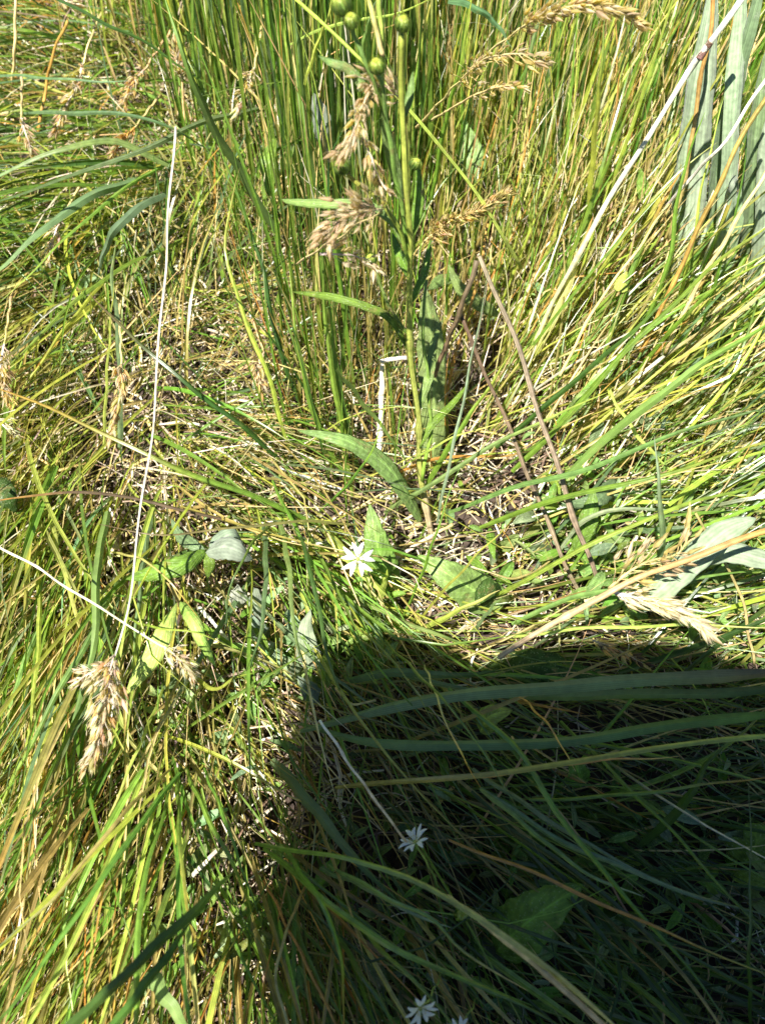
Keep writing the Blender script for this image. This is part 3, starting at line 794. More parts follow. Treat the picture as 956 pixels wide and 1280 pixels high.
    ('soft grey green blade standing at the upper middle', [(400, 300, 5), (388, 210, 10), (378, 130, 14), (370, 40, 17), (366, -20, 19)], 12, 'F', 'B', {}),
    ('yellow blade leaning right through the upper middle', [(380, 105, 15), (395, 60, 17), (410, 20, 19), (418, -15, 20)], 6, 'V', 'Y', {}),
    ('thin yellow green stalk lying nearly level behind the buds', [(360, 55, 15), (420, 30, 17), (490, 18, 18), (560, -10, 19)], 5, 'V', 'Y', {}),
    ('upright green blade by the right of the buds', [(540, 250, 8), (555, 160, 13), (575, 80, 17), (590, -10, 20)], 8, 'G', 'Y', {}),
    ('wide grey blade in the shade behind the golden panicle', [(560, 0, 18), (590, 8, 18), (620, 30, 17), (640, 60, 16)], 10, 'B', 'B', {}),
    # right
    ('wide bright blade running across the upper right corner', [(640, 590, 6), (700, 530, 9), (770, 450, 12), (840, 380, 14), (900, 325, 15), (975, 270, 15)], 10, 'G', 'Y', {}),
    ('thicker bright blade just below the upper right one', [(700, 600, 6), (760, 545, 9), (830, 490, 12), (900, 440, 13), (980, 395, 13)], 12, 'F', 'G', {}),
    ('dark edged blade slanting up through the middle right', [(620, 560, 5), (690, 500, 9), (760, 440, 12), (820, 385, 14), (870, 330, 15)], 9, 'N', 'G', {}),
    ('olive blade bending over the brown dead stem', [(560, 640, 5), (640, 610, 9), (720, 590, 11), (800, 560, 12), (880, 530, 12), (980, 505, 11)], 9, 'F', 'B', {}),
    ('long bright blade from the middle to the right edge', [(600, 660, 5), (690, 625, 9), (780, 605, 11), (870, 580, 12), (975, 545, 12)], 9, 'G', 'Y', {}),
    ('bright blade lying lower along the right edge', [(620, 745, 4), (700, 700, 9), (780, 660, 11), (860, 630, 12), (975, 600, 12)], 9, 'Y', 'G', {}),
    ('green blade passing under the tan panicle branch', [(640, 780, 4), (720, 745, 7), (800, 735, 8), (880, 720, 9), (970, 712, 9)], 8, 'F', 'G', {}),
    ('pale yellow blade level above the shadow edge at the right', [(640, 796, 4), (720, 786, 7), (820, 782, 8), (900, 782, 8), (975, 786, 8)], 6, 'V', 'D', {}),
    ('blue blade arched behind the vertical blue green blade', [(690, 700, 3), (730, 650, 7), (790, 636, 8), (860, 640, 7)], 8, 'S', 'B', {}),
    ('straight green blade pointing down from the tuft at the right', [(760, 485, 9), (780, 520, 8), (810, 560, 7), (850, 600, 5)], 6, 'V', 'F', {}),
    ('tall green blade leaning across the right clump', [(800, 420, 5), (835, 330, 10), (850, 230, 14), (880, 140, 17)], 8, 'G', 'G', {}),
    ('upright green stem like blade left of the white straw', [(735, 260, 8), (742, 180, 12), (750, 100, 16), (756, 20, 19)], 9, 'Y', 'F', {}),
    ('tan blade standing next to it', [(742, 260, 6), (758, 190, 10), (768, 140, 12), (775, 90, 14)], 8, 'T', 'O', {}),
    ('leaning green blade between the white straw and the tall green blade', [(690, 380, 5), (740, 250, 10), (790, 130, 15), (830, 40, 18)], 7, 'G', 'Y', {}),
    # shadow
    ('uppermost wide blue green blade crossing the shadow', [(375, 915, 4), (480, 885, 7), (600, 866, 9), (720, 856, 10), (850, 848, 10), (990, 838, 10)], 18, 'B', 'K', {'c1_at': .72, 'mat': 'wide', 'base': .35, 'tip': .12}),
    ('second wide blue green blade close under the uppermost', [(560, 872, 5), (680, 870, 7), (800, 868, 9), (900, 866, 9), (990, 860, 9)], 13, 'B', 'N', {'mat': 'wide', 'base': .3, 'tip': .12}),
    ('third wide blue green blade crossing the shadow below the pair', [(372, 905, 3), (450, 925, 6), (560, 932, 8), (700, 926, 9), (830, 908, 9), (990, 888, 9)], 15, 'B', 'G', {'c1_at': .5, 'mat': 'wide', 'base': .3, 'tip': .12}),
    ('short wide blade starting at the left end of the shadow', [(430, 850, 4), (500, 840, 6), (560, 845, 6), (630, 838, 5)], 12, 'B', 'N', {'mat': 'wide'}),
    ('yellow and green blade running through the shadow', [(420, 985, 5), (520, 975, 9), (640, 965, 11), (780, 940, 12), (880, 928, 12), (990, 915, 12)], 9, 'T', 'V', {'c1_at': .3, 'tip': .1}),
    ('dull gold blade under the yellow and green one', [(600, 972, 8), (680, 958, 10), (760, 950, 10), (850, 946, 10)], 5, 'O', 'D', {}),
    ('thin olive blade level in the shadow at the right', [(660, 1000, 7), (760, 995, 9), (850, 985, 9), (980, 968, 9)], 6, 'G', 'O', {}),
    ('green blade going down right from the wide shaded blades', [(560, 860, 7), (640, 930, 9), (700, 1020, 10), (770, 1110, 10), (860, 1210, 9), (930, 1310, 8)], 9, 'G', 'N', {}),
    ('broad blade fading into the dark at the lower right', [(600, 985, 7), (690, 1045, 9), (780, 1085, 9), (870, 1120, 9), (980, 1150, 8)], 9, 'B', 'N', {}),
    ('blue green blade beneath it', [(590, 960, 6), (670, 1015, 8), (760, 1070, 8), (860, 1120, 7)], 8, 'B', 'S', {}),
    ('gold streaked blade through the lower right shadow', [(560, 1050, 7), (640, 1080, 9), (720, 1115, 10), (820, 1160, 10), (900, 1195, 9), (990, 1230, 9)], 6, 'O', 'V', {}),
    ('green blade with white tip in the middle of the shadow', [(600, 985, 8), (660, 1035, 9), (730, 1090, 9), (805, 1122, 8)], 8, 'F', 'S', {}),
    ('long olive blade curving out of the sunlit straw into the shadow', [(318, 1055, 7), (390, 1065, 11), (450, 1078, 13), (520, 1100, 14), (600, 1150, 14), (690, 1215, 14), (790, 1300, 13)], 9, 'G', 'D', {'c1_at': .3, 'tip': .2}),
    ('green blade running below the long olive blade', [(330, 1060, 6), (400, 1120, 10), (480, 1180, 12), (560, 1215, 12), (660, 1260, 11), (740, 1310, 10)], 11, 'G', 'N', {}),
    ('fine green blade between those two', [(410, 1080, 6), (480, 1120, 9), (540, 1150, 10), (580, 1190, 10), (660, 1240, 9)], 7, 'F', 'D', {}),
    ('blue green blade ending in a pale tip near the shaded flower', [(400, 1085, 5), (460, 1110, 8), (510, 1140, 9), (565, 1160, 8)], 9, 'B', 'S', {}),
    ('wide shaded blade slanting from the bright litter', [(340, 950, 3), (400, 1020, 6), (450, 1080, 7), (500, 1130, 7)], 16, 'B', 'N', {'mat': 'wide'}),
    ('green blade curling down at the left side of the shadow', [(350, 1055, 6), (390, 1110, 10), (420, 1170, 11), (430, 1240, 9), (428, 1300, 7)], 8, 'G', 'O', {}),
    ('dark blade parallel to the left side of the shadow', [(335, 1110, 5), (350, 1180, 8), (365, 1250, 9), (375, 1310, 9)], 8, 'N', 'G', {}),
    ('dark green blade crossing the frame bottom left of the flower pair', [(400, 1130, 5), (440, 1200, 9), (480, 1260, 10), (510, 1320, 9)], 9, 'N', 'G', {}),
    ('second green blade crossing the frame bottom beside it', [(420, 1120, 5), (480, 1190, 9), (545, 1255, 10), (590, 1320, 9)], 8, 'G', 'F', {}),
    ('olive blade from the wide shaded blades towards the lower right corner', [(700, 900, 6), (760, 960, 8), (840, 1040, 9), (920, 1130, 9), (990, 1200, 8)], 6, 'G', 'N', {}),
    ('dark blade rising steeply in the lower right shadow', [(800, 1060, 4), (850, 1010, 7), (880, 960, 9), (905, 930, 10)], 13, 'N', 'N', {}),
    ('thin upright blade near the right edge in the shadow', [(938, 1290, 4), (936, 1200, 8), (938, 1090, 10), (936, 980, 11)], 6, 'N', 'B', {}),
]
HB += [
    ('fine bright blade crossing the spotted leaf from upper right', [(520, 780, 3), (548, 745, 6), (590, 700, 9), (640, 650, 11)], 5, 'Y', 'V', {}),
    ('fine stalk like blade from the white flower past the stem foot', [(458, 685, 8), (500, 690, 8), (530, 702, 7), (560, 716, 5)], 4, 'G', 'Y', {}),
    ('fine green blade rising from the spotted leaf past the stem foot', [(505, 770, 3), (530, 710, 8), (550, 650, 11), (575, 580, 13)], 5, 'G', 'F', {}),
    ('fine yellow blade crossing the tall plantain leaf low down', [(500, 585, 4), (540, 560, 9), (585, 540, 11), (640, 525, 12)], 4, 'V', 'D', {}),
    ('narrow blade crossing the bent plantain leaf', [(400, 640, 3), (440, 600, 9), (470, 550, 12), (485, 490, 14)], 5, 'G', 'Y', {}),
    ('orange blade lying under the tall plantain leaf', [(500, 590, 4), (550, 572, 6), (620, 570, 7), (690, 560, 6)], 5, 'O', 'D', {}),
    ('straw coloured blade curving over the spotted leaf tip', [(690, 700, 3), (650, 722, 6), (600, 712, 8), (560, 690, 8)], 4, 'D', 'W', {}),
    ('green blade across the foot of the grey leaf clump', [(790, 470, 4), (850, 400, 9), (910, 350, 12), (975, 320, 14)], 7, 'G', 'Y', {}),
    ('yellow blade standing in front of the grey leaf clump', [(835, 420, 4), (862, 320, 10), (880, 220, 14), (905, 120, 17)], 6, 'Y', 'V', {}),
    ('dark thin blade in front of the grey leaf clump', [(870, 430, 4), (900, 330, 10), (925, 240, 14), (935, 150, 17)], 5, 'G', 'N', {}),
    ('thin gold blade crossing the lobed leaf', [(140, 690, 5), (180, 700, 10), (220, 735, 11), (260, 790, 9)], 4, 'D', 'O', {}),
    ('green blade lying over the silvery woolly leaf', [(345, 650, 4), (315, 680, 10), (290, 730, 11), (280, 790, 8)], 5, 'G', 'B', {}),
    ('bright blade crossing the yellow hanging leaves', [(150, 770, 6), (195, 785, 11), (245, 790, 12), (300, 815, 10)], 4, 'Y', 'V', {}),
    ('thin straw blade crossing the wide shaded blades', [(530, 830, 6), (545, 870, 12), (565, 920, 13), (600, 985, 10)], 4, 'D', 'O', {}),
    ('fine green blade crossing the wide shaded blades steeply', [(480, 800, 5), (540, 860, 12), (590, 920, 13), (640, 1000, 11)], 5, 'G', 'B', {}),
    ('orange tan blade crossing the right end of the wide shaded blades', [(640, 860, 6), (680, 900, 11), (700, 930, 11), (720, 965, 9)], 4, 'O', 'D', {}),
]
for lab, pts, w, c0, c1, op in HB:
    pts = [(x, y, h / 100) for x, y, h in pts]
    if w >= 12 and 'mat' not in op: op = dict(op, mat='wide')
    blade_obj('grass_leaf', pts, w, c0, c1, label=lab, group='single grass blades that stand out of the mat', **op)

# ------------------------------------------------------------------ straws and dead stems
HS = [
    ('grass_culm', 'thick glossy orange stem slanting across the grey leaf clump', [(800, 440, 6), (850, 335, 11), (905, 215, 16), (940, 150, 18), (975, 90, 20)], 8, 'O', 'T', 0.9),
    ('grass_culm', 'tan stem parallel below the glossy orange one', [(830, 440, 6), (875, 350, 10), (915, 285, 13), (970, 190, 16)], 7, 'D', 'D', 0.9),
    ('grass_culm', 'yellow orange stem upright behind the white straw', [(835, 300, 8), (858, 210, 12), (870, 130, 15), (885, 50, 18), (893, -15, 20)], 7, 'T', 'O', 0.9),
    ('grass_culm', 'bright yellow green stem crossing diagonally behind the buds', [(650, 335, 8), (620, 280, 12), (560, 195, 16), (500, 125, 19), (435, 60, 21), (365, -8, 22)], 7, 'V', 'Y', 0.8),
    ('dry_stem', 'thick grey brown dead stem slanting through the right of centre', [(752, 742, 3), (715, 640, 8), (678, 530, 11), (640, 415, 14), (598, 320, 17)], 9, 'U', 'U', 0.75),
    ('dry_stem', 'darker dead stem running beside the thick grey brown one', [(728, 752, 2), (700, 690, 5), (668, 615, 7), (628, 515, 10), (600, 455, 12), (574, 388, 14)], 7, 'U', 'K', 0.8),
    ('dry_stem', 'short dark brown curled dead stalk leaning over the plantain leaf', [(542, 470, 9), (560, 425, 12), (578, 380, 15), (596, 325, 17)], 8, 'K', 'K', 1.0),
    ('dry_stem', 'thin bleached straw running diagonally in from the left edge', [(-20, 672, 12), (40, 706, 12), (110, 750, 12), (165, 785, 11), (205, 808, 11)], 4, 'W', 'W', 0.8),
    ('dry_stem', 'pale straw slanting up across the grey leaf clump', [(830, 260, 10), (870, 215, 14), (910, 170, 17), (975, 70, 20)], 6, 'W', 'W', 0.9),
    ('dry_stem', 'white straw stub standing beside the forked stem', [(473, 575, 2), (476, 520, 4), (478, 455, 6)], 9, 'W', 'W', 0.8),
    ('dry_stem', 'short white straw lying level left of the forked stem', [(475, 452, 7), (490, 449, 7), (508, 447, 7)], 7, 'W', 'W', 1.0),
    ('dry_stem', 'pale straw lying between the white flower and the stem base', [(495, 698, 2), (530, 675, 3), (566, 655, 4)], 6, 'W', 'D', 0.9),
    ('dry_stem', 'light straw crossing the dark shade towards the lower flower', [(400, 900, 8), (440, 960, 9), (480, 1015, 10), (510, 1055, 10)], 5, 'W', 'D', 0.8),
    ('dry_stem', 'tan straw in the shade right of the lower flower', [(640, 920, 7), (680, 990, 8), (740, 1070, 8), (790, 1150, 7)], 4, 'D', 'K', 0.8),
    ('dry_stem', 'pale gold stem entering from the bottom edge right of centre', [(560, 1120, 10), (625, 1170, 13), (690, 1225, 14), (770, 1295, 14)], 10, 'D', 'D', 0.9),
    ('dry_stem', 'thin dry straw hanging beside the big cream seed head', [(160, 860, 3), (175, 900, 4), (190, 930, 3)], 4, 'W', 'W', 0.8),
    ('dry_stem', 'rust red stem standing in the top left corner', [(48, 165, 5), (58, 110, 7), (66, 70, 9), (85, 25, 11)], 5, 'O', 'O', 0.8),
    ('dry_stem', 'pale straw upright by the left edge at the very top', [(16, 105, 5), (19, 60, 8), (20, -10, 11)], 5, 'D', 'D', 0.8),
    ('dry_stem', 'straw with a knot slanting at the right above the shadow', [(942, 832, 4), (935, 790, 6), (922, 735, 8), (890, 680, 10), (868, 640, 11)], 5, 'D', 'T', 0.8),
    ('dry_stem', 'pale straw lying from the lobed leaf to the woolly leaves', [(250, 760, 3), (270, 782, 4), (285, 800, 3)], 7, 'W', 'W', 0.7),
    ('dry_stem', 'tan stem slanting upward from the shadow at the right', [(700, 470, 7), (740, 390, 9), (790, 320, 11), (835, 255, 12)], 5, 'D', 'D', 0.8),
    ('dry_stem', 'orange brown stem standing right of the plantain leaf', [(552, 520, 2), (570, 440, 5), (595, 360, 8), (610, 280, 10)], 5, 'O', 'O', 0.8),
    ('dry_stem', 'pair of bleached straws lying in the bare patch at the lower left', [(240, 1095, 4), (255, 1080, 5), (272, 1062, 5)], 8, 'W', 'L', 0.8),
    ('dry_stem', 'tan straw bent over the shadow corner by the sunlit clump', [(420, 860, 5), (440, 880, 6), (470, 875, 6)], 4, 'D', 'D', 0.8),
    ('dry_stem', 'amber straw crossing the lit edge of the shadow at the bottom', [(385, 1100, 5), (360, 1160, 8), (345, 1220, 9), (362, 1290, 9)], 5, 'O', 'D', 0.9),
    ('dry_stem', 'second amber straw forking near the bottom edge', [(330, 1100, 5), (365, 1170, 8), (400, 1240, 9), (430, 1300, 9)], 5, 'O', 'O', 0.8),
]
for nm, lab, pts, w, c0, c1, tp in HS:
    pts = [(x, y, h / 100) for x, y, h in pts]
    stem_obj(nm, pts, w, c0, c1, label=lab, group='single stems and straws in the grass', taper=tp, cat='dry stem' if nm == 'dry_stem' else 'grass stem')

# white straw with a broken collar, top right
rt = empty('dry_stem', P(660, 440, 0.03), 'thick white bleached straw with a dark joint at the upper right', 'dry stem', 'single stems and straws in the grass')
stem_obj('stalk', [(x, y, h / 100) for x, y, h in [(655, 455, 3), (690, 380, 7), (730, 305, 11), (790, 200, 15), (850, 108, 18), (885, 56, 20), (932, -12, 22)]], 8, 'D', 'W', parent=rt, taper=1.1, nodes=(.35, .82))
stem_obj('joint', [(873, 74, .1935), (880, 63, .197), (888, 52, .2015)], 12, 'K', 'K', parent=rt, taper=0.9, nodes=())
blade_obj('sheath', [(x, y, h / 100) for x, y, h in [(662, 450, 3), (700, 380, 7), (724, 315, 10), (742, 270, 12)]], 12, 'D', 'O', parent=rt)

# ------------------------------------------------------------------ seed heads
def spikelet_mesh():
    """a slim husk: overlapping pointed scales round an axis along +Z, 1 unit long"""
    V = []; F = []; uv = []
    seg = 6; prof = [(0, .05), (.15, .16), (.35, .21), (.6, .17), (.85, .07), (1.0, .012)]
    for z, r in prof:
        for j in range(seg):
            a = j / seg * 2 * math.pi
            rr = r * (1.0 if j % 2 else 0.78)
            V.append((rr * .72 * math.cos(a), rr * 0.52 * math.sin(a), z)); uv.append((j / seg, z))
    K = len(prof)
    for i in range(K - 1):
        for j in range(seg):
            k = (j + 1) % seg
            F.append((i * seg + j, i * seg + k, (i + 1) * seg + k, (i + 1) * seg + j))
    # two open glumes
    for s in (-1, 1):
        b = len(V)
        pts = [(0, .05, 0), (s * .16, .10, .22), (s * .24, .03, .5), (s * .24, -.03, .5), (s * .16, -.10, .22), (0, -.05, 0), (s * .24, 0, 1.0)]
        V += pts; uv += [(.3, 0), (.4, .3), (.5, .5), (.5, .5), (.6, .3), (.3, 0), (.5, 1)]
        F += [(b, b + 1, b + 4, b + 5), (b + 1, b + 2, b + 3, b + 4), (b + 2, b + 6, b + 3)]
    b = len(V)      # the awn
    V += [(.012, 0, .9), (-.012, 0, .9), (.03, .01, 1.25)]; uv += [(0, .9), (.1, .9), (0, 1)]; F += [(b, b + 1, b + 2)]
    return np.array(V, float), F, np.array(uv)


SPV, SPF, SPU = spikelet_mesh()


def orient(d, roll):
    d = Vector(d).normalized()
    return d.to_track_quat('Z', 'Y').to_matrix() @ Matrix.Rotation(roll, 3, 'Z')


shared_spike = {}


def spike_data(ckey):
    if ckey not in shared_spike:
        o = mesh_obj('spikelet', SPV, SPF, M['husk'], None, np.clip(jit(ckey, .06)[None] * np.linspace(0.85, 1.15, len(SPV))[:, None], 0, .9), SPU)
        shared_spike[ckey] = o.data
        bpy.data.objects.remove(o)
    return shared_spike[ckey]


def seed_head(label, axis, stalk_w, n, size, cols, group='grass seed heads', spread=1.0, big=False, stalk=None, stalk_col='D', branch_len=0.007, name='seed_head'):
    """axis: px points of the head (base -> tip); stalk: px points (root -> head base)"""
    A = hero_points([(x, y, h / 100) for x, y, h in axis])
    root = empty(name, hero_points([(s[0], s[1], s[2] / 100) for s in (stalk or axis)[:1]])[0], label, 'seed head', group)
    r = 0.5 * stalk_w * depth(A[0]) / FPX
    if stalk:
        S3 = hero_points([(x, y, h / 100) for x, y, h in stalk] )
        S3 = np.vstack([S3, A[:1]])
        V, F, uv, tv, _ = stem_geo(S3, r * 1.25, r * .8, stalk_col, stalk_col, seg=44, nodes=(.38, .72), wob=.0007)
        tv = tv * np.repeat(1 - .45 * np.exp(-((np.linspace(0, 1, 45)[:, None] - np.array([[.39, .73]])) / .012) ** 2).sum(1), 7)[:, None]
        mesh_obj('stalk', V, F, M['stem'], root, tv, uv)
    cl = spline(A, 40)
    g = Geo()
    V, F, uv, tv, _ = stem_geo(A, r, r * .4, cols[0], cols[0], wob=.0003)
    g.add(V, F, uv, tv)
    sg = Geo()
    n = int(n * 1.35)
    for i in range(n):
        t = (i + random.random()) / n
        p = cl[int(t * 39)]
        T = norm(cl[min(40, int(t * 39) + 2)] - cl[max(0, int(t * 39) - 1)])
        rd = norm(np.cross(T, np.random.default_rng(random.randrange(1 << 30)).normal(size=3)))
        bl = branch_len * (1 - 0.75 * t) * random.uniform(0.2, 1.1) * spread
        e = p + T * bl * 0.9 + rd * bl * 0.8
        if bl > 0.002:
            V, F, uv = tube_geo(np.array([p, (p + e) / 2 + T * bl * .1, e]), np.array([r * .4, r * .3, r * .25]), 4)
            g.add(V, F, uv, jit(cols[0]))
        L_ = size * random.uniform(0.45, 1.3)
        R = orient(T * 1.0 + rd * random.uniform(0.25, 0.75) * spread, random.uniform(0, 6.28))
        if big:
            L_ *= 0.95
            o = bpy.data.objects.new('spikelet', spike_data(random.choice(cols)))
            COL.objects.link(o); o.parent = root; o.matrix_parent_inverse = Matrix.Translation(-root.location)
            o.matrix_world = Matrix.Translation(Vector(e)) @ R.to_4x4() @ Matrix.Diagonal((L_, L_, L_, 1))
            o.matrix_basis = Matrix.Translation(Vector(e)) @ R.to_4x4() @ Matrix.Diagonal((L_, L_, L_, 1))
        else:
            Rn = np.array(R)
            sg.add((SPV * L_) @ Rn.T + e, SPF, SPU, np.clip(jit(random.choice(cols), .12)[None] * np.linspace(0.85, 1.15, len(SPV))[:, None], 0, .9))
    g.build('rachis', M['stem'], root)
    if not big:
        o = sg.build('spikelets', M['husk'], root); o['kind'] = 'stuff'
    return root


seed_head('upper left cream seed head hanging beside the pale stalks', [(104, 80, 9), (95, 110, 9), (82, 135, 8), (68, 168, 7)], 3, 60, .0055, 'LDH', stalk=[(130, 10, 6), (115, 45, 9)])
seed_head('tan seed head left of the brown edged blade', [(180, 88, 8), (165, 105, 8), (152, 135, 7)], 3, 40, .0050, 'HDL', stalk=[(220, 30, 5)])
seed_head('rusty seed head under the grey green blade', [(168, 160, 8), (150, 180, 8), (138, 200, 7)], 3, 30, .0050, 'OHH', stalk=[(200, 120, 6)])
seed_head('cream seed head between green blades left of the tall tuft', [(318, 85, 12), (308, 108, 12), (298, 142, 11)], 3, 36, .0055, 'LDW', stalk=[(330, 20, 10)])
seed_head('small tan seed head beside the dark gap at the left', [(27, 148, 9), (32, 165, 9), (42, 192, 8)], 3, 26, .0050, 'LHD', stalk=[(28, 90, 8)])
seed_head('pale drooping seed head low on the upper left', [(80, 268, 8), (70, 290, 8), (58, 325, 7)], 3, 44, .0055, 'LWD', stalk=[(110, 215, 6)])
seed_head('pale pink seed head at the very top left', [(72, -5, 11), (85, 2, 11), (100, 8, 10)], 3, 22, .0055, 'LLH')
seed_head('tan seed head standing at the top beside the tall tuft', [(228, 100, 10), (222, 80, 11), (218, 52, 12)], 3, 36, .0055, 'HLD', stalk=[(232, 180, 6)])
seed_head('cream seed head cut by the left edge', [(6, 430, 8), (2, 460, 8), (12, 505, 7)], 3, 50, .0060, 'LDH', stalk=[(15, 370, 6)])
seed_head('small cream seed head lower on the left edge', [(-4, 522, 7), (8, 535, 7), (22, 545, 6)], 3, 22, .0055, 'WLD')
seed_head('braided cream seed head hanging at the centre left', [(152, 455, 11), (152, 490, 11), (143, 520, 10), (139, 552, 9)], 3, 64, .0056, 'DLH', spread=.6, branch_len=.006, stalk=[(150, 380, 8)])
seed_head('tan seed head in the shade left of the tuft', [(330, 440, 7), (322, 460, 7), (330, 490, 6)], 3, 36, .0052, 'HLD', stalk=[(316, 400, 6)])
seed_head('faint tan seed head low in the dark gap at the upper left', [(262, 292, 4), (275, 300, 4), (292, 305, 3)], 3, 18, .0050, 'HLK')
seed_head('big cream seed head at the end of the long white straw', [(143, 818, 12), (136, 860, 12), (130, 900, 11), (122, 930, 10), (108, 962, 9)], 3, 130, .0058, 'LWDH', spread=.9, branch_len=.010,
          stalk=[(219, 160, 15), (212, 260, 15), (203, 380, 15), (197, 470, 14), (182, 600, 14), (165, 730, 13)], stalk_col='W')
seed_head('side tuft of the big cream seed head pointing left', [(140, 830, 11), (120, 838, 11), (98, 850, 10)], 3, 34, .0050, 'LWH')
seed_head('small cream seed head at the end of the diagonal straw', [(205, 808, 11), (222, 822, 11), (242, 845, 10)], 3, 26, .0048, 'LWD')
seed_head('golden panicle leaning right beside the forked stem', [(530, 302, 9), (565, 275, 12), (600, 262, 13), (640, 238, 14)], 3, 120, .0050, 'DHDT', spread=1.0, branch_len=.010, stalk=[(500, 340, 6)])
# near the lens: every spikelet a part
seed_head('golden panicle arching over the top edge', [(650, 35, 22), (690, 15, 24), (730, 6, 25), (770, 14, 25), (805, 34, 24)], 3, 80, .0068, 'DHLD', spread=.55, big=True, branch_len=.009, stalk=[(560, 120, 14), (600, 75, 18)], stalk_col='D')
seed_head('golden panicle spreading right below the arching one', [(575, 100, 19), (610, 72, 22), (650, 68, 23), (690, 78, 22)], 3, 40, .0066, 'DDHL', spread=.9, big=True, branch_len=.014, stalk=[(520, 160, 12)], stalk_col='D')
seed_head('short golden spray lowest of the three at the top', [(590, 120, 17), (625, 108, 19), (662, 108, 20)], 3, 22, .0062, 'DHL', spread=.6, big=True, branch_len=.008, stalk=[(540, 150, 12)], stalk_col='D')
seed_head('brown ragged panicle in front of the upper buds', [(505, 128, 25), (470, 100, 26), (455, 130, 26), (440, 170, 26), (420, 200, 25)], 3, 62, .0060, 'HLLD', spread=.75, big=True, branch_len=.010, stalk=None)
seed_head('tan spray hanging down the right of the ragged panicle', [(455, 170, 25), (465, 200, 25), (475, 225, 24), (488, 245, 24)], 3, 20, .0058, 'LHD', spread=.7, big=True, branch_len=.006)
seed_head('lower brown panicle in front of the forked stem', [(478, 262, 23), (450, 265, 24), (425, 275, 24), (405, 310, 23)], 3, 56, .0058, 'HHLL', spread=1.05, big=True, branch_len=.012, stalk=[(370, 330, 14)], stalk_col='D')
seed_head('pale tips of the lower brown panicle', [(400, 318, 22), (430, 318, 22), (460, 325, 21), (472, 340, 21)], 3, 18, .0062, 'LDH', spread=.9, big=True, branch_len=.007)
seed_head('white sunlit panicle at the end of the tan branch', [(765, 740, 11), (800, 748, 11), (835, 758, 11), (868, 776, 10), (888, 796, 10)], 4, 60, .0082, 'WWLW', spread=.6, big=True, branch_len=.009, stalk=[(730, 752, 11)], stalk_col='D')
seed_head('tan panicle fanning above the white sunlit one', [(760, 735, 12), (790, 712, 13), (815, 700, 13), (850, 690, 14), (862, 655, 14)], 4, 26, .0080, 'DHDL', spread=1.1, big=True, branch_len=.012)
rt = empty('dry_stem', P(640, 815, .14), 'thick tan branch rising to the right above the shadow edge', 'dry stem', 'single stems and straws in the grass')
stem_obj('stalk', [(x, y, h / 100) for x, y, h in [(625, 822, 8), (680, 785, 10), (740, 752, 12), (800, 722, 13), (870, 694, 15), (985, 655, 16)]], 10, 'H', 'O', parent=rt, taper=.9)
seed_head('dull seed head lying in the shade under the white panicle', [(740, 800, 8), (770, 812, 8), (805, 830, 7)], 3, 22, .0060, 'HDK', spread=.8, branch_len=.006)


# ------------------------------------------------------------------ broad leaves
def leaf_obj(pts, wpx, col, mat='leaf', parent=None, label=None, group=None, shape='lance', fold=0.18, wave=0.06, name='leaf',
             roll=0.0, cat='leaf', under=None, seg=24, nx=8, mid=True, curl=0.0, tipc=None):
    cl = spline(hero_points([(x, y, h / 100) for x, y, h in pts]), seg)
    K = len(cl); t = np.linspace(0, 1, K)
    W = 0.5 * wpx * depth(cl[K // 2]) / FPX
    if shape == 'lance': pr = np.sin(np.pi * np.clip(t, 0, 1) ** 0.8) ** 0.75
    elif shape == 'strap': pr = np.minimum(1, 0.45 + t * 3) * np.clip((1 - t) / 0.3, 0, 1) ** 0.55
    elif shape == 'ovate': pr = np.sin(np.pi * np.clip(t, 0, 1) ** 0.6) ** 0.7
    else: pr = np.sin(np.pi * np.clip(t, 0, 1) ** 1.25) ** 0.8
    pr = np.maximum(pr, 0.03)
    ph = random.uniform(0, 9)
    T = norm(np.gradient(cl, axis=0))
    view = norm(cl.mean(0) - CAMP)
    sh = norm(np.cross(T.mean(0), view * 0.6 + np.array([0, 0, -0.4])))
    S = norm(sh - T * (T @ sh)[:, None]); Nn = norm(np.cross(S, T))
    c, s = math.cos(roll), math.sin(roll)
    S, Nn = S * c + Nn * s, Nn * c - S * s
    V = []; uv = []; tint = []
    base = jit(col, .08)
    tcol = jit(tipc, .05) if tipc else base
    for i in range(K):
        for j in range(nx + 1):
            u = j / nx * 2 - 1
            ragged = 1 + 0.05 * math.sin(t[i] * 40 + ph + u * 2) * abs(u)
            off = S[i] * u * W * pr[i] * ragged
            z = abs(u) ** 1.3 * fold * W * pr[i] + wave * W * math.sin(t[i] * 15 + ph + 2 * u) * abs(u) + curl * W * u * u * pr[i]
            V.append(cl[i] + off + Nn[i] * z)
            uv.append((j / nx, t[i]))
            k = 1.0
            if mid and abs(u) < 0.01: k = 1.25
            bc = base * (1 - t[i]) + tcol * t[i]
            tint.append(np.clip(bc * k, 0, .9))
    F = []
    for i in range(K - 1):
        for j in range(nx):
            a = i * (nx + 1) + j
            F.append((a, a + 1, a + nx + 2, a + nx + 1))
    o = mesh_obj(name, np.array(V), F, M[mat], parent, np.array(tint), np.array(uv))
    so = o.modifiers.new('thickness', 'SOLIDIFY'); so.thickness = 0.00022
    if label: tag(o, label, cat, group)
    return o


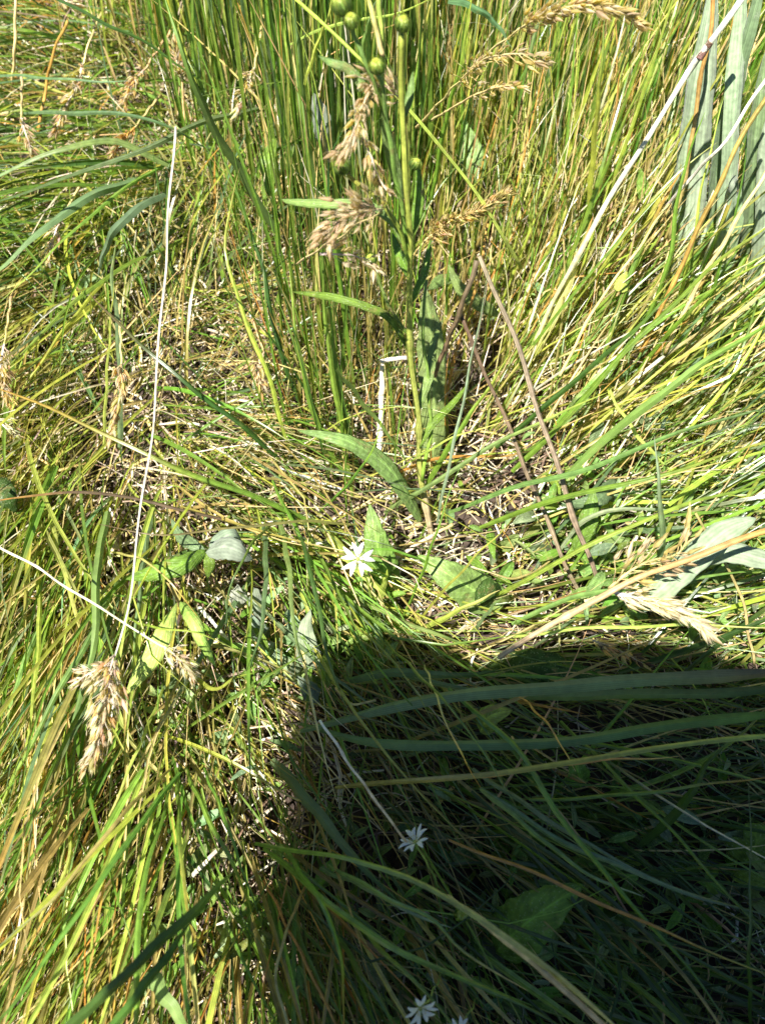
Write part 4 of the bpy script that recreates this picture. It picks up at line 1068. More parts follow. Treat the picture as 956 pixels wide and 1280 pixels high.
g_l = 'broad leaves in the grass'
leaf_obj([(540, 585, 1), (542, 520, 4), (540, 440, 7), (532, 362, 10)], 36, 'F', label='tall narrow plantain leaf standing right behind the forked stem', group=g_l, roll=-.25, shape='strap')
leaf_obj([(528, 655, 2), (505, 612, 5), (478, 578, 7), (430, 550, 9), (372, 538, 9)], 27, 'F', label='plantain leaf bending left from the foot of the forked stem', group=g_l, roll=-.3)
leaf_obj([(492, 745, 2), (482, 718, 4), (470, 675, 6), (462, 630, 7)], 38, 'G', label='upright dark leaf directly right of the white flower', group=g_l, tipc='F')
leaf_obj([(632, 752, 3), (600, 742, 4), (560, 718, 6), (522, 694, 6)], 52, 'F', label='oval spotted leaf lying below the foot of the forked stem', group=g_l, shape='ovate', fold=.12)
leaf_obj([(598, 762, 4), (606, 745, 5), (612, 722, 6)], 26, 'N', label='small folded dark leaf at the tip of the spotted leaf', group=g_l, fold=.8)
leaf_obj([(415, 192, 9), (408, 165, 11), (400, 140, 12), (392, 116, 13)], 28, 'X', mat='woolly', label='grey silvery leaf tip standing in the upper middle', group=g_l, fold=.5)
leaf_obj([(590, 245, 5), (592, 215, 7), (588, 185, 8), (580, 150, 9)], 34, 'F', label='green oval leaf in the shade behind the yellow green stem', group=g_l)
leaf_obj([(330, 250, 7), (336, 225, 8), (335, 200, 9), (345, 170, 9)], 20, 'G', label='small green leaf hidden at the foot of the tall tuft', group=g_l)
leaf_obj([(575, 345, 6), (552, 350, 7), (535, 362, 8)], 16, 'F', label='light green leaf bent behind the plantain leaf', group=g_l)
leaf_obj([(625, 395, 5), (600, 380, 6), (575, 360, 7), (560, 330, 8)], 18, 'F', label='green leaf between the dead stems', group=g_l)
leaf_obj([(820, 265, 7), (805, 240, 8), (800, 210, 9)], 18, 'G', label='small leaf left of the grey leaf clump', group=g_l)
leaf_obj([(-20, 605, 5), (5, 618, 6), (22, 640, 5)], 40, 'N', label='dark round leaf at the left edge', group=g_l, shape='ovate')
leaf_obj([(600, 850, 1), (660, 832, 3), (715, 840, 3), (760, 852, 2)], 44, 'N', label='big dark leaf under the edge of the shadow', group=g_l, shape='ovate')
leaf_obj([(600, 915, 4), (612, 895, 5), (640, 888, 5)], 30, 'V', label='yellow green leaf with holes among the shaded blades', group=g_l, shape='ovate')
leaf_obj([(620, 1190, 3), (650, 1160, 5), (690, 1130, 6), (728, 1106, 6)], 70, 'G', label='large triangular leaf deep in the shadow', group=g_l, shape='ovate')
leaf_obj([(725, 985, 3), (722, 965, 5), (712, 945, 5)], 32, 'G', label='ragged leaf hanging below the yellow and green blade', group=g_l)
leaf_obj([(930, 1080, 3), (945, 1050, 4), (930, 1030, 4)], 60, 'G', label='pale leaf in the shadow at the right edge', group=g_l, shape='ovate')
leaf_obj([(710, 520, 5), (725, 500, 7), (745, 480, 7)], 16, 'F', label='pointed leaf pair right of the brown dead stem', group=g_l)
leaf_obj([(718, 690, 4), (735, 650, 6), (742, 610, 7)], 26, 'G', label='dark leaf standing behind the brown dead stem foot', group=g_l)
leaf_obj([(770, 600, 4), (745, 625, 6), (700, 632, 5)], 22, 'B', label='bluish leaf behind the brown dead stem', group=g_l)
leaf_obj([(775, 365, 8), (778, 350, 8), (782, 338, 8)], 18, 'V', label='small round yellow green leaf in the right middle', group=g_l, shape='ovate')
leaf_obj([(612, 660, 3), (614, 680, 4), (618, 700, 4)], 12, 'G', label='tiny oval leaf right of the stem foot', group=g_l)
leaf_obj([(800, 760, 10), (860, 705, 12), (905, 665, 13), (944, 648, 13)], 34, 'S', mat='woolly', label='pale grey green leaf behind the tan branch at the right', group=g_l, shape='strap')
leaf_obj([(862, 705, 9), (905, 690, 11), (956, 700, 11), (990, 708, 11)], 26, 'S', mat='woolly', label='second pale leaf under the tan branch by the right edge', group=g_l, shape='strap')

# the clump of grey green strap leaves
rt = empty('leaf_clump', P(880, 400, 0), 'clump of broad grey green strap leaves at the upper right', 'plant')
for k, (pts, w, r, cc) in enumerate([
    ([(845, 395, 1), (848, 300, 6), (856, 200, 10), (868, 110, 14), (885, 20, 17), (896, -50, 19)], 26, .2, 'S'),
    ([(862, 400, 1), (866, 310, 6), (876, 210, 10), (884, 110, 14), (890, 10, 17), (893, -60, 19)], 30, -.3, 'S'),
    ([(884, 410, 1), (888, 300, 6), (898, 200, 11), (915, 110, 15), (938, 30, 18), (958, -50, 20)], 26, .4, 'B'),
    ([(900, 420, 1), (905, 330, 6), (912, 230, 11), (918, 130, 15), (926, 20, 18), (930, -50, 20)], 32, -.5, 'S'),
    ([(855, 400, 1), (846, 340, 4), (842, 270, 7), (850, 190, 10), (870, 130, 12)], 22, .6, 'B'),
    ([(915, 430, 1), (930, 350, 5), (938, 260, 10), (945, 160, 14), (958, 60, 17)], 30, .3, 'B'),
    ([(930, 440, 1), (948, 360, 5), (958, 270, 10), (966, 170, 14), (990, 60, 17)], 34, -.2, 'S'),
    ([(890, 430, 1), (896, 370, 4), (908, 310, 7), (925, 250, 10), (952, 190, 12)], 24, .5, 'E'),
    ([(870, 430, 1), (874, 370, 3), (880, 300, 6), (886, 240, 8)], 22, -.6, 'S'),
    ([(945, 450, 1), (955, 400, 4), (966, 340, 7), (985, 280, 10)], 30, .2, 'B'),
    ([(838, 380, 1), (836, 310, 5), (845, 240, 8), (862, 160, 11), (892, 90, 13)], 16, .7, 'B')]):
    leaf_obj(pts, w * .82, cc, mat='woolly', parent=rt, shape='strap', fold=random.uniform(.3, .8), roll=r, wave=.15, seg=28)
leaf_obj([(905, 250, 12), (912, 235, 14), (920, 222, 14), (922, 238, 13)], 9, 'X', mat='woolly', parent=rt, name='curled_leaf_tip')

# lobed leafy plant, left of centre
rt = empty('lobed_plant', P(262, 800, 0), 'plant with pointed green and silver leaves left of the white flower', 'plant')
stem_obj('stem', [(275, 765, .01), (262, 735, .04), (255, 700, .07), (256, 690, .075)], 4, 'G', 'G', parent=rt)
leaf_obj([(258, 688, 8), (232, 704, 9), (200, 714, 9), (158, 724, 8)], 25, 'G', parent=rt, fold=.3)
leaf_obj([(258, 690, 8), (240, 680, 8), (224, 668, 7), (214, 648, 7)], 17, 'B', parent=rt)
leaf_obj([(256, 692, 8), (240, 692, 7), (215, 700, 6), (198, 704, 5)], 14, 'N', parent=rt)
leaf_obj([(258, 690, 8), (262, 704, 8), (260, 722, 7)], 14, 'G', parent=rt)
a = leaf_obj([(258, 690, 8), (280, 684, 9), (300, 690, 9), (316, 700, 8)], 30, 'X', mat='woolly', parent=rt, fold=.25)
a['label'] = 'silvery woolly leaf pointing right'
leaf_obj([(262, 684, 8), (275, 675, 8), (292, 668, 8), (305, 680, 7)], 20, 'X', mat='woolly', parent=rt)

rt = empty('yellow_leaved_plant', P(225, 800, 0), 'small plant with two long yellow green leaves hanging down', 'plant')
stem_obj('stem', [(228, 770, .02), (224, 755, .06), (214, 735, .075), (204, 722, .08)], 6, 'D', 'T', parent=rt)
leaf_obj([(222, 752, 9), (208, 785, 10), (190, 820, 10), (158, 868, 9)], 25, 'Z', parent=rt, fold=.25, shape='late')
leaf_obj([(226, 752, 7), (240, 772, 10), (252, 800, 10), (270, 834, 8)], 18, 'Z', parent=rt, fold=.5)

rt = empty('woolly_plant', P(340, 840, 0), 'whitish woolly leaved rosette between the lobed plant and the shadow', 'plant')
for pts, w, cc, sp in [([(300, 760, 3), (298, 748, 4), (296, 732, 5)], 24, 'Q', 'ovate'), ([(318, 735, 3), (320, 755, 4), (326, 775, 3)], 18, 'X', 'lance'),
                       ([(330, 800, 2), (322, 788, 4), (314, 768, 5)], 28, 'X', 'ovate'), ([(345, 830, 2), (335, 812, 3), (326, 800, 3)], 34, 'Q', 'ovate'),
                       ([(388, 840, 3), (384, 810, 5), (382, 785, 6), (388, 762, 6)], 30, 'S', 'ovate'), ([(372, 800, 3), (368, 780, 5), (360, 762, 5)], 20, 'S', 'lance'),
                       ([(398, 880, 2), (385, 860, 4), (372, 845, 4)], 24, 'X', 'lance'), ([(352, 850, 2), (350, 830, 3), (345, 812, 4)], 26, 'S', 'lance'),
                       ([(375, 850, 2), (362, 835, 4), (358, 820, 4)], 26, 'E', 'ovate')]:
    leaf_obj(pts, w, cc, mat='woolly', parent=rt, shape=sp, wave=.2, fold=.3)


# ------------------------------------------------------------------ white flowers
def flower(label, px, py, h, rpx, tilt, azim, stalk, seed, openness=0.15):
    random.seed(seed)
    c = P(px, py, h)
    R = rpx * depth(c) / FPX
    root = empty('white_flower', hero_points([(stalk[0][0], stalk[0][1], stalk[0][2] / 100)])[0], label, 'flower', 'small white starry flowers')
    q = (Matrix.Rotation(azim, 3, 'Z') @ Matrix.Rotation(tilt, 3, 'X'))
    Q = np.array(q)
    for k in range(5):
        a0 = k * 2 * math.pi / 5 + random.uniform(-.1, .1)
        g = Geo(); dro = random.uniform(-.16, .16)
        for s in (-1, 1):
            n = 8; t = np.linspace(0, 1, n)
            aa = a0 + s * (0.08 + 0.24 * t)
            rr = R * (0.10 + 0.90 * t) * random.uniform(.9, 1.05)
            z = R * ((openness + dro) * t + 0.10 * np.sin(t * 3.1) - 0.12 * t ** 3) + random.uniform(0, .02) * R
            cl = np.stack([np.cos(aa) * rr, np.sin(aa) * rr, z], 1)
            w = R * 0.25 * np.minimum(1, .35 + 1.6 * t) * np.clip((1.02 - t) / .4, 0, 1) ** .55 + 1e-5
            side = np.array([-math.sin(a0), math.cos(a0), 0.0])
            V, F, uv = ribbons(cl[None], w[None], np.array([.18]), np.array([0.0]), side_hint=side)
            g.add(V @ Q.T + c, F, uv, np.array(C['P']))
        g.build('petal', M['petal'], root)
        a1 = a0 + math.pi / 5
        t = np.linspace(0, 1, 6)
        cl = np.stack([np.cos(a1) * R * .6 * t, np.sin(a1) * R * .6 * t, -R * .06 + 0 * t], 1)
        V, F, uv = ribbons(cl[None], (R * .16 * np.sin(np.pi * np.clip(t * .9 + .08, 0, 1)))[None] + 1e-5, np.array([.3]), np.array([0.0]), side_hint=np.array([-math.sin(a1), math.cos(a1), 0]))
        mesh_obj('sepal', V @ Q.T + c, [tuple(f) for f in F], M['grass'], root, jit('F'), uv)
    # ovary and stamens
    bm = bmesh.new(); bmesh.ops.create_icosphere(bm, subdivisions=2, radius=R * .11)
    V = np.array([v.co for v in bm.verts]) * np.array([1, 1, 1.1]) + np.array([0, 0, R * .08]); F = [tuple(v.index for v in f.verts) for f in bm.faces]; bm.free()
    mesh_obj('ovary', V @ Q.T + c, F, M['grass'], root, np.array(C['V']), np.zeros((len(V), 2)))
    for k in range(10):
        a = k * .628 + .2
        tip = np.array([math.cos(a) * R * .26, math.sin(a) * R * .26, R * .30])
        g = Geo()
        V, F, uv = tube_geo(np.array([[0, 0, R * .05], tip * .6, tip]), np.array([R * .012] * 3), 4)
        g.add(V @ Q.T + c, F, uv, np.array(C['P']))
        V, F, uv = tube_geo(np.array([tip - [0, 0, R * .03], tip, tip + [0, 0, R * .04]]), np.array([R * .02, R * .045, R * .02]), 5)
        g.add(V @ Q.T + c, F, uv, np.array((.75, .62, .25)))
        g.build('stamen', M['petal'], root)
    S3 = np.vstack([hero_points([(x, y, z / 100) for x, y, z in stalk]), c[None] - (Q @ np.array([0, 0, R * .1]))[None]])
    V, F, uv, tv, _ = stem_geo(S3, R * .075, R * .06, 'G', 'V')
    mesh_obj('stalk', V, F, M['stem'], root, tv, uv)
    return root


flower('bright white flower standing in the sun in the middle', 447, 699, .095, 23, .35, .3, [(470, 790, 1), (468, 760, 4), (458, 725, 7)], 3, .05)
flower('white flower standing alone in the shade', 519, 1053, .10, 21, -.75, .7, [(570, 1140, 1), (550, 1110, 4), (534, 1080, 8)], 5, .5)
flower('white flower at the bottom edge with a brownish centre', 525, 1260, .11, 22, .65, .5, [(560, 1190, 1), (550, 1220, 5), (538, 1245, 9)], 8, .4)
flower('white flower mostly cut off by the bottom edge', 573, 1287, .10, 18, .2, 1.2, [(600, 1230, 1), (590, 1260, 6)], 9, .4)
random.seed(21)


def bud_geo(c, axis, r, L_, colbase, coltip):
    """scaly flower head: involucre with overlapping bracts"""
    R = np.array(Vector(axis).to_track_quat('Z', 'Y').to_matrix())
    prof = [(0, .35), (.12, .72), (.3, .96), (.5, 1.0), (.7, .86), (.88, .68), (.95, .5), (1.0, .05)]
    seg = 14; V = []; uv = []; T = []
    for i, (z, q) in enumerate(prof):
        for j in range(seg):
            a = j / seg * 6.2832 + (i % 2) * .22
            b = 1 + .10 * math.cos(a * 7 + i * 3)
            V.append((r * q * b * math.cos(a), r * q * b * math.sin(a), z * L_)); uv.append((j / seg, z))
            k = min(1, max(0, (z - .72) * 5)); T.append(np.array(colbase) * (1 - k) + np.array(coltip) * k)
    F = []
    for i in range(len(prof) - 1):
        for j in range(seg):
            k = (j + 1) % seg
            F.append((i * seg + j, i * seg + k, (i + 1) * seg + k, (i + 1) * seg + j))
    F.append(tuple((len(prof) - 1) * seg + j for j in range(seg)))
    return np.array(V) @ R.T + np.asarray(c), F, np.array(uv), np.array(T)


def make_bud(parent, px, py, h, rpx, axis, name='bud'):
    c = P(px, py, h); r = rpx * depth(c) / FPX
    L_ = r * 2.0
    ax = norm(np.array(axis, float))
    c0 = c - ax * L_ * .5
    V, F, uv, T = bud_geo(c0, axis, r, L_, C['G'], C['V'])
    b = mesh_obj(name, V, F, M['leaf'], parent, T, uv)
    # bracts lying on the bud
    R = np.array(Vector(axis).to_track_quat('Z', 'Y').to_matrix())
    for row, (z0, z1, q0, q1) in enumerate([(0.0, .62, .55, 1.06), (.22, .9, .9, .92), (.45, 1.05, 1.04, .62)]):
        for k in range(8):
            a = k * .785 + row * .39 + random.uniform(-.08, .08)
            t = np.linspace(0, 1, 5)
            rad = r * (q0 + (q1 - q0) * t) * 1.04 + r * .12 * np.sin(t * 3.14)
            cl = np.stack([np.cos(a) * rad, np.sin(a) * rad, (z0 + (z1 - z0) * t) * L_], 1)
            side = np.array([-math.sin(a), math.cos(a), 0.0])
            rad = rad + r * .10 * t * t
            cl = np.stack([np.cos(a) * rad, np.sin(a) * rad, (z0 + (z1 - z0) * t) * L_], 1)
            w = r * .42 * np.sin(np.pi * np.clip(t * .8 + .18, 0, 1)) + 1e-5
            V, F, uv = ribbons(cl[None], w[None], np.array([.2]), np.array([0.0]), side_hint=side)
            o = mesh_obj('bract', V @ R.T + c0, [tuple(f) for f in F], M['grass'], b, np.repeat(np.array(C['N'])[None] * (1 - t[:, None]) + np.array(jit('F' if row < 2 else 'V', .1))[None] * t[:, None], 4, axis=0), uv)
            o.matrix_parent_inverse = Matrix.Identity(4)
            o.matrix_parent_inverse = Matrix.Identity(4)
    # florets just showing on top
    g = Geo()
    for k in range(22):
        a = k * 2.4; rr = r * .42 * math.sqrt(k / 22)
        p = np.array([math.cos(a) * rr, math.sin(a) * rr, L_ * .93])
        V, F, uv = tube_geo(np.array([p, p + [0, 0, L_ * .08], p + [math.cos(a) * r * .03, math.sin(a) * r * .03, L_ * .13]]), np.array([r * .07, r * .08, r * .03]), 5)
        g.add(V @ R.T + c0, F, uv, jit((.55, .60, .10), .1))
    f = g.build('florets', M['petal'], b); f.matrix_parent_inverse = Matrix.Identity(4)
    return c0, r


# ------------------------------------------------------------------ the tall budding plant
def tall_plant():
    root = empty('budding_plant', P(540, 690, 0), 'tall branched plant with round yellow green buds rising in the centre', 'plant')
    main = [(540, 690, 0), (534, 640, 2.5), (524, 575, 6), (522, 520, 9), (514, 440, 13), (510, 360, 17), (514, 300, 20), (507, 220, 23), (500, 120, 26), (503, 40, 28.5)]
    M3 = hero_points([(x, y, h / 100) for x, y, h in main])
    V, F, uv, tv, cl = stem_geo(M3, .0019, .00105, 'T', 'V', seg=60, nodes=(.12, .3, .5), wob=.0006)
    tt = np.repeat(np.linspace(0, 1, 61), 7)[:, None]
    tv = np.where(tt < .15, np.array(C['H']) * .7, tv)
    tv = np.clip((1 - tt) * tv + tt * np.array(C['Y']), 0, 1)
    mesh_obj('stem', V, F, M['stem'], root, tv, uv)

    def br(pts, r0, r1, c0='Y', c1='V'):
        V, F, uv, tv, _ = stem_geo(hero_points([(x, y, h / 100) for x, y, h in pts]), r0, r1, c0, c1)
        mesh_obj('branch', V, F, M['stem'], root, tv, uv)
    br([(527, 600, 5), (538, 540, 7.5), (535, 480, 10), (528, 400, 14), (534, 350, 16)], .0011, .0008, 'G', 'F')
    br([(512, 330, 18.5), (500, 290, 20.5), (478, 255, 22), (450, 232, 23), (434, 218, 23.5)], .0011, .0009, 'G', 'Y')
    br([(513, 320, 19), (498, 240, 22), (486, 170, 24.5), (478, 110, 26.5), (471, 90, 27.3)], .0011, .0009, 'G', 'F')
    br([(478, 110, 26.5), (478, 60, 27.6), (474, 10, 28.8), (472, -40, 30)], .0010, .0009, 'Y', 'V')
    br([(486, 150, 25), (462, 90, 27), (445, 50, 28), (438, 30, 28.6)], .0009, .0008, 'G', 'F')
    br([(478, 70, 27.5), (466, 20, 28.8), (456, -20, 29.5)], .0009, .0008, 'D', 'Y')
    br([(512, 420, 14), (490, 390, 15.5), (475, 355, 17), (466, 330, 18)], .0010, .0007, 'G', 'F')
    for px, py, h, r, ax in [(428, 208, .24, 10, (-.5, .2, 1)), (471, 83, .275, 9.5, (-.2, -.1, 1)), (503, 30, .288, 9.5, (.1, -.1, 1)), (439, 26, .288, 9.5, (-.2, -.2, 1)),
                             (427, 6, .292, 12, (-.4, .1, 1)), (464, 324, .182, 7, (-.3, -.2, 1)), (518, 205, .235, 7, (.6, 0, 1))]:
        make_bud(root, px, py, h, r, ax)
    for pts, w, cc, k in [
        ([(513, 320, 19), (490, 275, 20.5), (455, 256, 21), (410, 254, 21), (365, 252, 20.5), (352, 249, 20)], 12, 'F', 'strap'),
        ([(512, 440, 13), (490, 400, 15), (455, 382, 16), (410, 370, 16), (366, 365, 15)], 10, 'G', 'strap'),
        ([(506, 250, 21), (494, 210, 22.5), (484, 170, 24), (478, 125, 25.5)], 16, 'F', 'lance'),
        ([(510, 300, 19.5), (520, 270, 20.5), (524, 235, 21.5), (520, 200, 22.5)], 14, 'G', 'lance'),
        ([(520, 520, 9), (536, 470, 10.5), (542, 430, 11), (552, 400, 11)], 12, 'F', 'lance'),
        ([(524, 560, 7), (540, 530, 8), (565, 505, 8), (585, 480, 8)], 10, 'G', 'lance'),
        ([(503, 150, 25), (512, 120, 25.5), (516, 90, 26)], 10, 'F', 'lance'),
        ([(470, 130, 25.5), (440, 90, 26.5), (415, 78, 26.8), (398, 70, 26.5)], 12, 'F', 'lance'),
        ([(514, 350, 17), (500, 320, 18), (490, 290, 18.5)], 12, 'G', 'lance'),
        ([(513, 380, 16), (530, 340, 17), (538, 300, 17.5)], 10, 'G', 'lance')]:
        leaf_obj(pts, w, cc, parent=root, shape=k, fold=.35)


tall_plant()
rt = empty('flower_bud', P(585, 1150, .02), 'pale rounded bud in the dark beside the shaded white flower', 'flower bud')
stem_obj('stalk', [(600, 1185, .01), (590, 1165, .04), (578, 1146, .07)], 3, 'G', 'F', parent=rt)
make_bud(rt, 577, 1143, .075, 9, (0, 0, 1), 'bud_head')


# ------------------------------------------------------------------ further single blades of the mat, region by region
LAND = [('the white flower in the sun', 447, 699), ('the spotted leaf', 575, 725), ('the foot of the forked stem', 538, 670), ('the tall plantain leaf', 540, 460),
        ('the bent plantain leaf', 450, 560), ('the silvery woolly leaf', 290, 690), ('the pointed lobed leaf', 205, 712), ('the yellow hanging leaf', 185, 810),
        ('the big cream seed head', 130, 890), ('the whitish woolly rosette', 345, 800), ('the shaded white flower', 519, 1053), ('the bottom white flower', 525, 1258),
        ('the large shaded triangular leaf', 680, 1145), ('the wide blue green blades', 600, 900), ('the thick dark blade at the bottom', 220, 1160),
        ('the braided seed head', 147, 500), ('the top end of the white straw', 218, 165), ('the middle of the white straw', 198, 420), ('the upper left seed head', 88, 125),
        ('the tan seed head', 165, 115), ('the arching pale blades', 80, 215), ('the dark gap at the upper left', 270, 330), ('the tall grass tuft', 410, 450),
        ('the silver leaf tip', 405, 155), ('the bud cluster', 470, 60), ('the lower bud', 428, 208), ('the brown ragged panicle', 440, 130), ('the lower brown panicle', 430, 290),
        ('the golden panicle', 590, 265), ('the arching golden panicle', 730, 20), ('the pair of golden sprays', 640, 90), ('the thick white straw', 790, 200),
        ('the grey leaf clump', 885, 250), ('the orange stem', 860, 330), ('the grey brown dead stem', 680, 530), ('the tip of the grey brown dead stem', 600, 325),
        ('the small round yellow leaf', 778, 350), ('the vertical blue green blade', 826, 650), ('the white sunlit panicle', 830, 765), ('the tan branch', 740, 755),
        ('the pale leaf at the right', 900, 680), ('the edge of the shadow', 680, 800), ('the bare straw patch', 260, 1040), ('the lower left corner', 30, 1240),
        ('the lower right corner', 920, 1240), ('the left end of the diagonal straw', 20, 690), ('the left edge of the picture', 8, 350), ('the pale flat blade tip', 35, 980),
        ('the right edge of the picture', 948, 560), ('the amber blades', 110, 1130), ('the yellow and green shaded blade', 780, 945), ('the gold streaked blade', 760, 1130),
        ('the pale gold stem', 660, 1200), ('the long olive blade', 450, 1080), ('the brown tipped blade', 190, 442), ('the long brown blade', 120, 540)]
USED = set()


def spot_label(px, py, w, base, tip, length, az):
    r, g, b = base
    tone = 'dark' if g < .13 else ('bright' if g > .27 else 'fresh')
    hue = 'blue green' if b > .45 * g else ('yellow green' if r > .8 * g else 'green')
    if r > 1.25 * g: hue, tone = 'olive tan', 'faded'
    wd = 'broad' if w > .0034 else ('thin' if w < .0022 else 'slender')
    name, lx, ly = min(LAND, key=lambda q: (q[1] - px) ** 2 + (q[2] - py) ** 2)
    dx, dy = px - lx, py - ly
    dirs = ['right of', 'upper right of', 'above', 'upper left of', 'left of', 'lower left of', 'below', 'lower right of']
    k = int(round(math.atan2(-dy, dx) / (math.pi / 4))) % 8
    d = math.hypot(dx, dy)
    where = 'right by' if d < 25 else dirs[k]
    far = 'just ' if 25 <= d < 55 else ('' if d < 25 else 'further ')
    far = '' if where == 'right by' else far
    return f"{wd} {tone} {hue} blade {far}{where} {name}"


def mid_blades():
    regions = [
        ('grass blades sweeping down the lower left', (20, 900, 260, 1280), 36, 1.7),
        ('soft grass blades lying along the left edge', (0, 230, 220, 620), 30, 1.9),
        ('tall grass blades standing in the upper middle', (280, 0, 560, 330), 30, 1.6),
        ('straight grass blades in the upper right', (600, 0, 840, 330), 26, 1.6),
        ('bright grass blades in the right middle', (660, 380, 956, 760), 30, 1.7),
        ('grass blades in the lower right shade', (420, 850, 956, 1280), 26, 1.7),
        ('grass blades hanging at the middle left', (0, 640, 240, 900), 22, 1.8),
    ]
    for grp, (x0, y0, x1, y1), n, ws in regions:
        made = 0
        for _ in range(n * 3):
            if made >= n: break
            px, py = random.uniform(x0, x1), random.uniform(y0, y1)
            b = P(px, py, 0.01)
            xy = np.array([[b[0], b[1]]])
            gi = pick_guides(xy)
            cl, w = gen_centrelines(xy, gi, 16, 1.15, 1.4, ws, .8)
            t = np.linspace(0, 1, 16)
            cl[..., 2] += 0.012
            a = colour_pick(gi, 'GNYBTV', None)[0]
            mx, my, mz = pix(cl[0, 8])
            if not (5 < mx < 950 and 5 < my < 1275): continue
            lab = spot_label(float(mx), float(my), float(w[0]), a, None, 0, 0)
            if lab in USED or len(lab.split()) > 16: continue
            USED.add(lab); made += 1
            prof = np.minimum(1, .6 + 2 * t) * np.clip((1 - t) / .6, 0, 1) ** .6
            V, F, uv = ribbons(cl, np.maximum(prof[None] * w[:, None], 1.5e-4), np.array([.3]), (random.gauss(0, .4) + .5 * t)[None])
            k = np.clip((t - random.uniform(.4, 1)) * 3, 0, 1)[:, None]
            tv = a * (1 - k) + PAL[random.choice('TDO')] * k
            o = mesh_obj('grass_leaf', V, F, M['grass'], None, np.repeat(tv, 4, axis=0), uv)
            tag(o, lab, 'grass blade', grp)


mid_blades()


# ------------------------------------------------------------------ the photographer bending over the spot (throws the shade at the lower right)
def skinned(name, joints, edges, mat, parent, sub=2):
    """continuous skin: joints {key:(x,y,z,r)}"""
    keys = list(joints)
    me = bpy.data.meshes.new(name)
    me.from_pydata([joints[k][:3] for k in keys], [(keys.index(a), keys.index(b)) for a, b in edges], [])
    o = bpy.data.objects.new(name, me); COL.objects.link(o)
    sk = o.modifiers.new('skin', 'SKIN'); sk.use_smooth_shade = True
    for i, k in enumerate(keys):
        r = joints[k][3]
        rr = r if isinstance(r, tuple) else (r, r)
        me.skin_vertices[0].data[i].radius = rr
        me.skin_vertices[0].data[i].use_root = (i == 0)
    ss = o.modifiers.new('smooth', 'SUBSURF'); ss.levels = sub; ss.render_levels = sub
    me.materials.append(mat)
    o.parent = parent; o.matrix_parent_inverse = Matrix.Translation(-parent.location)
    return o


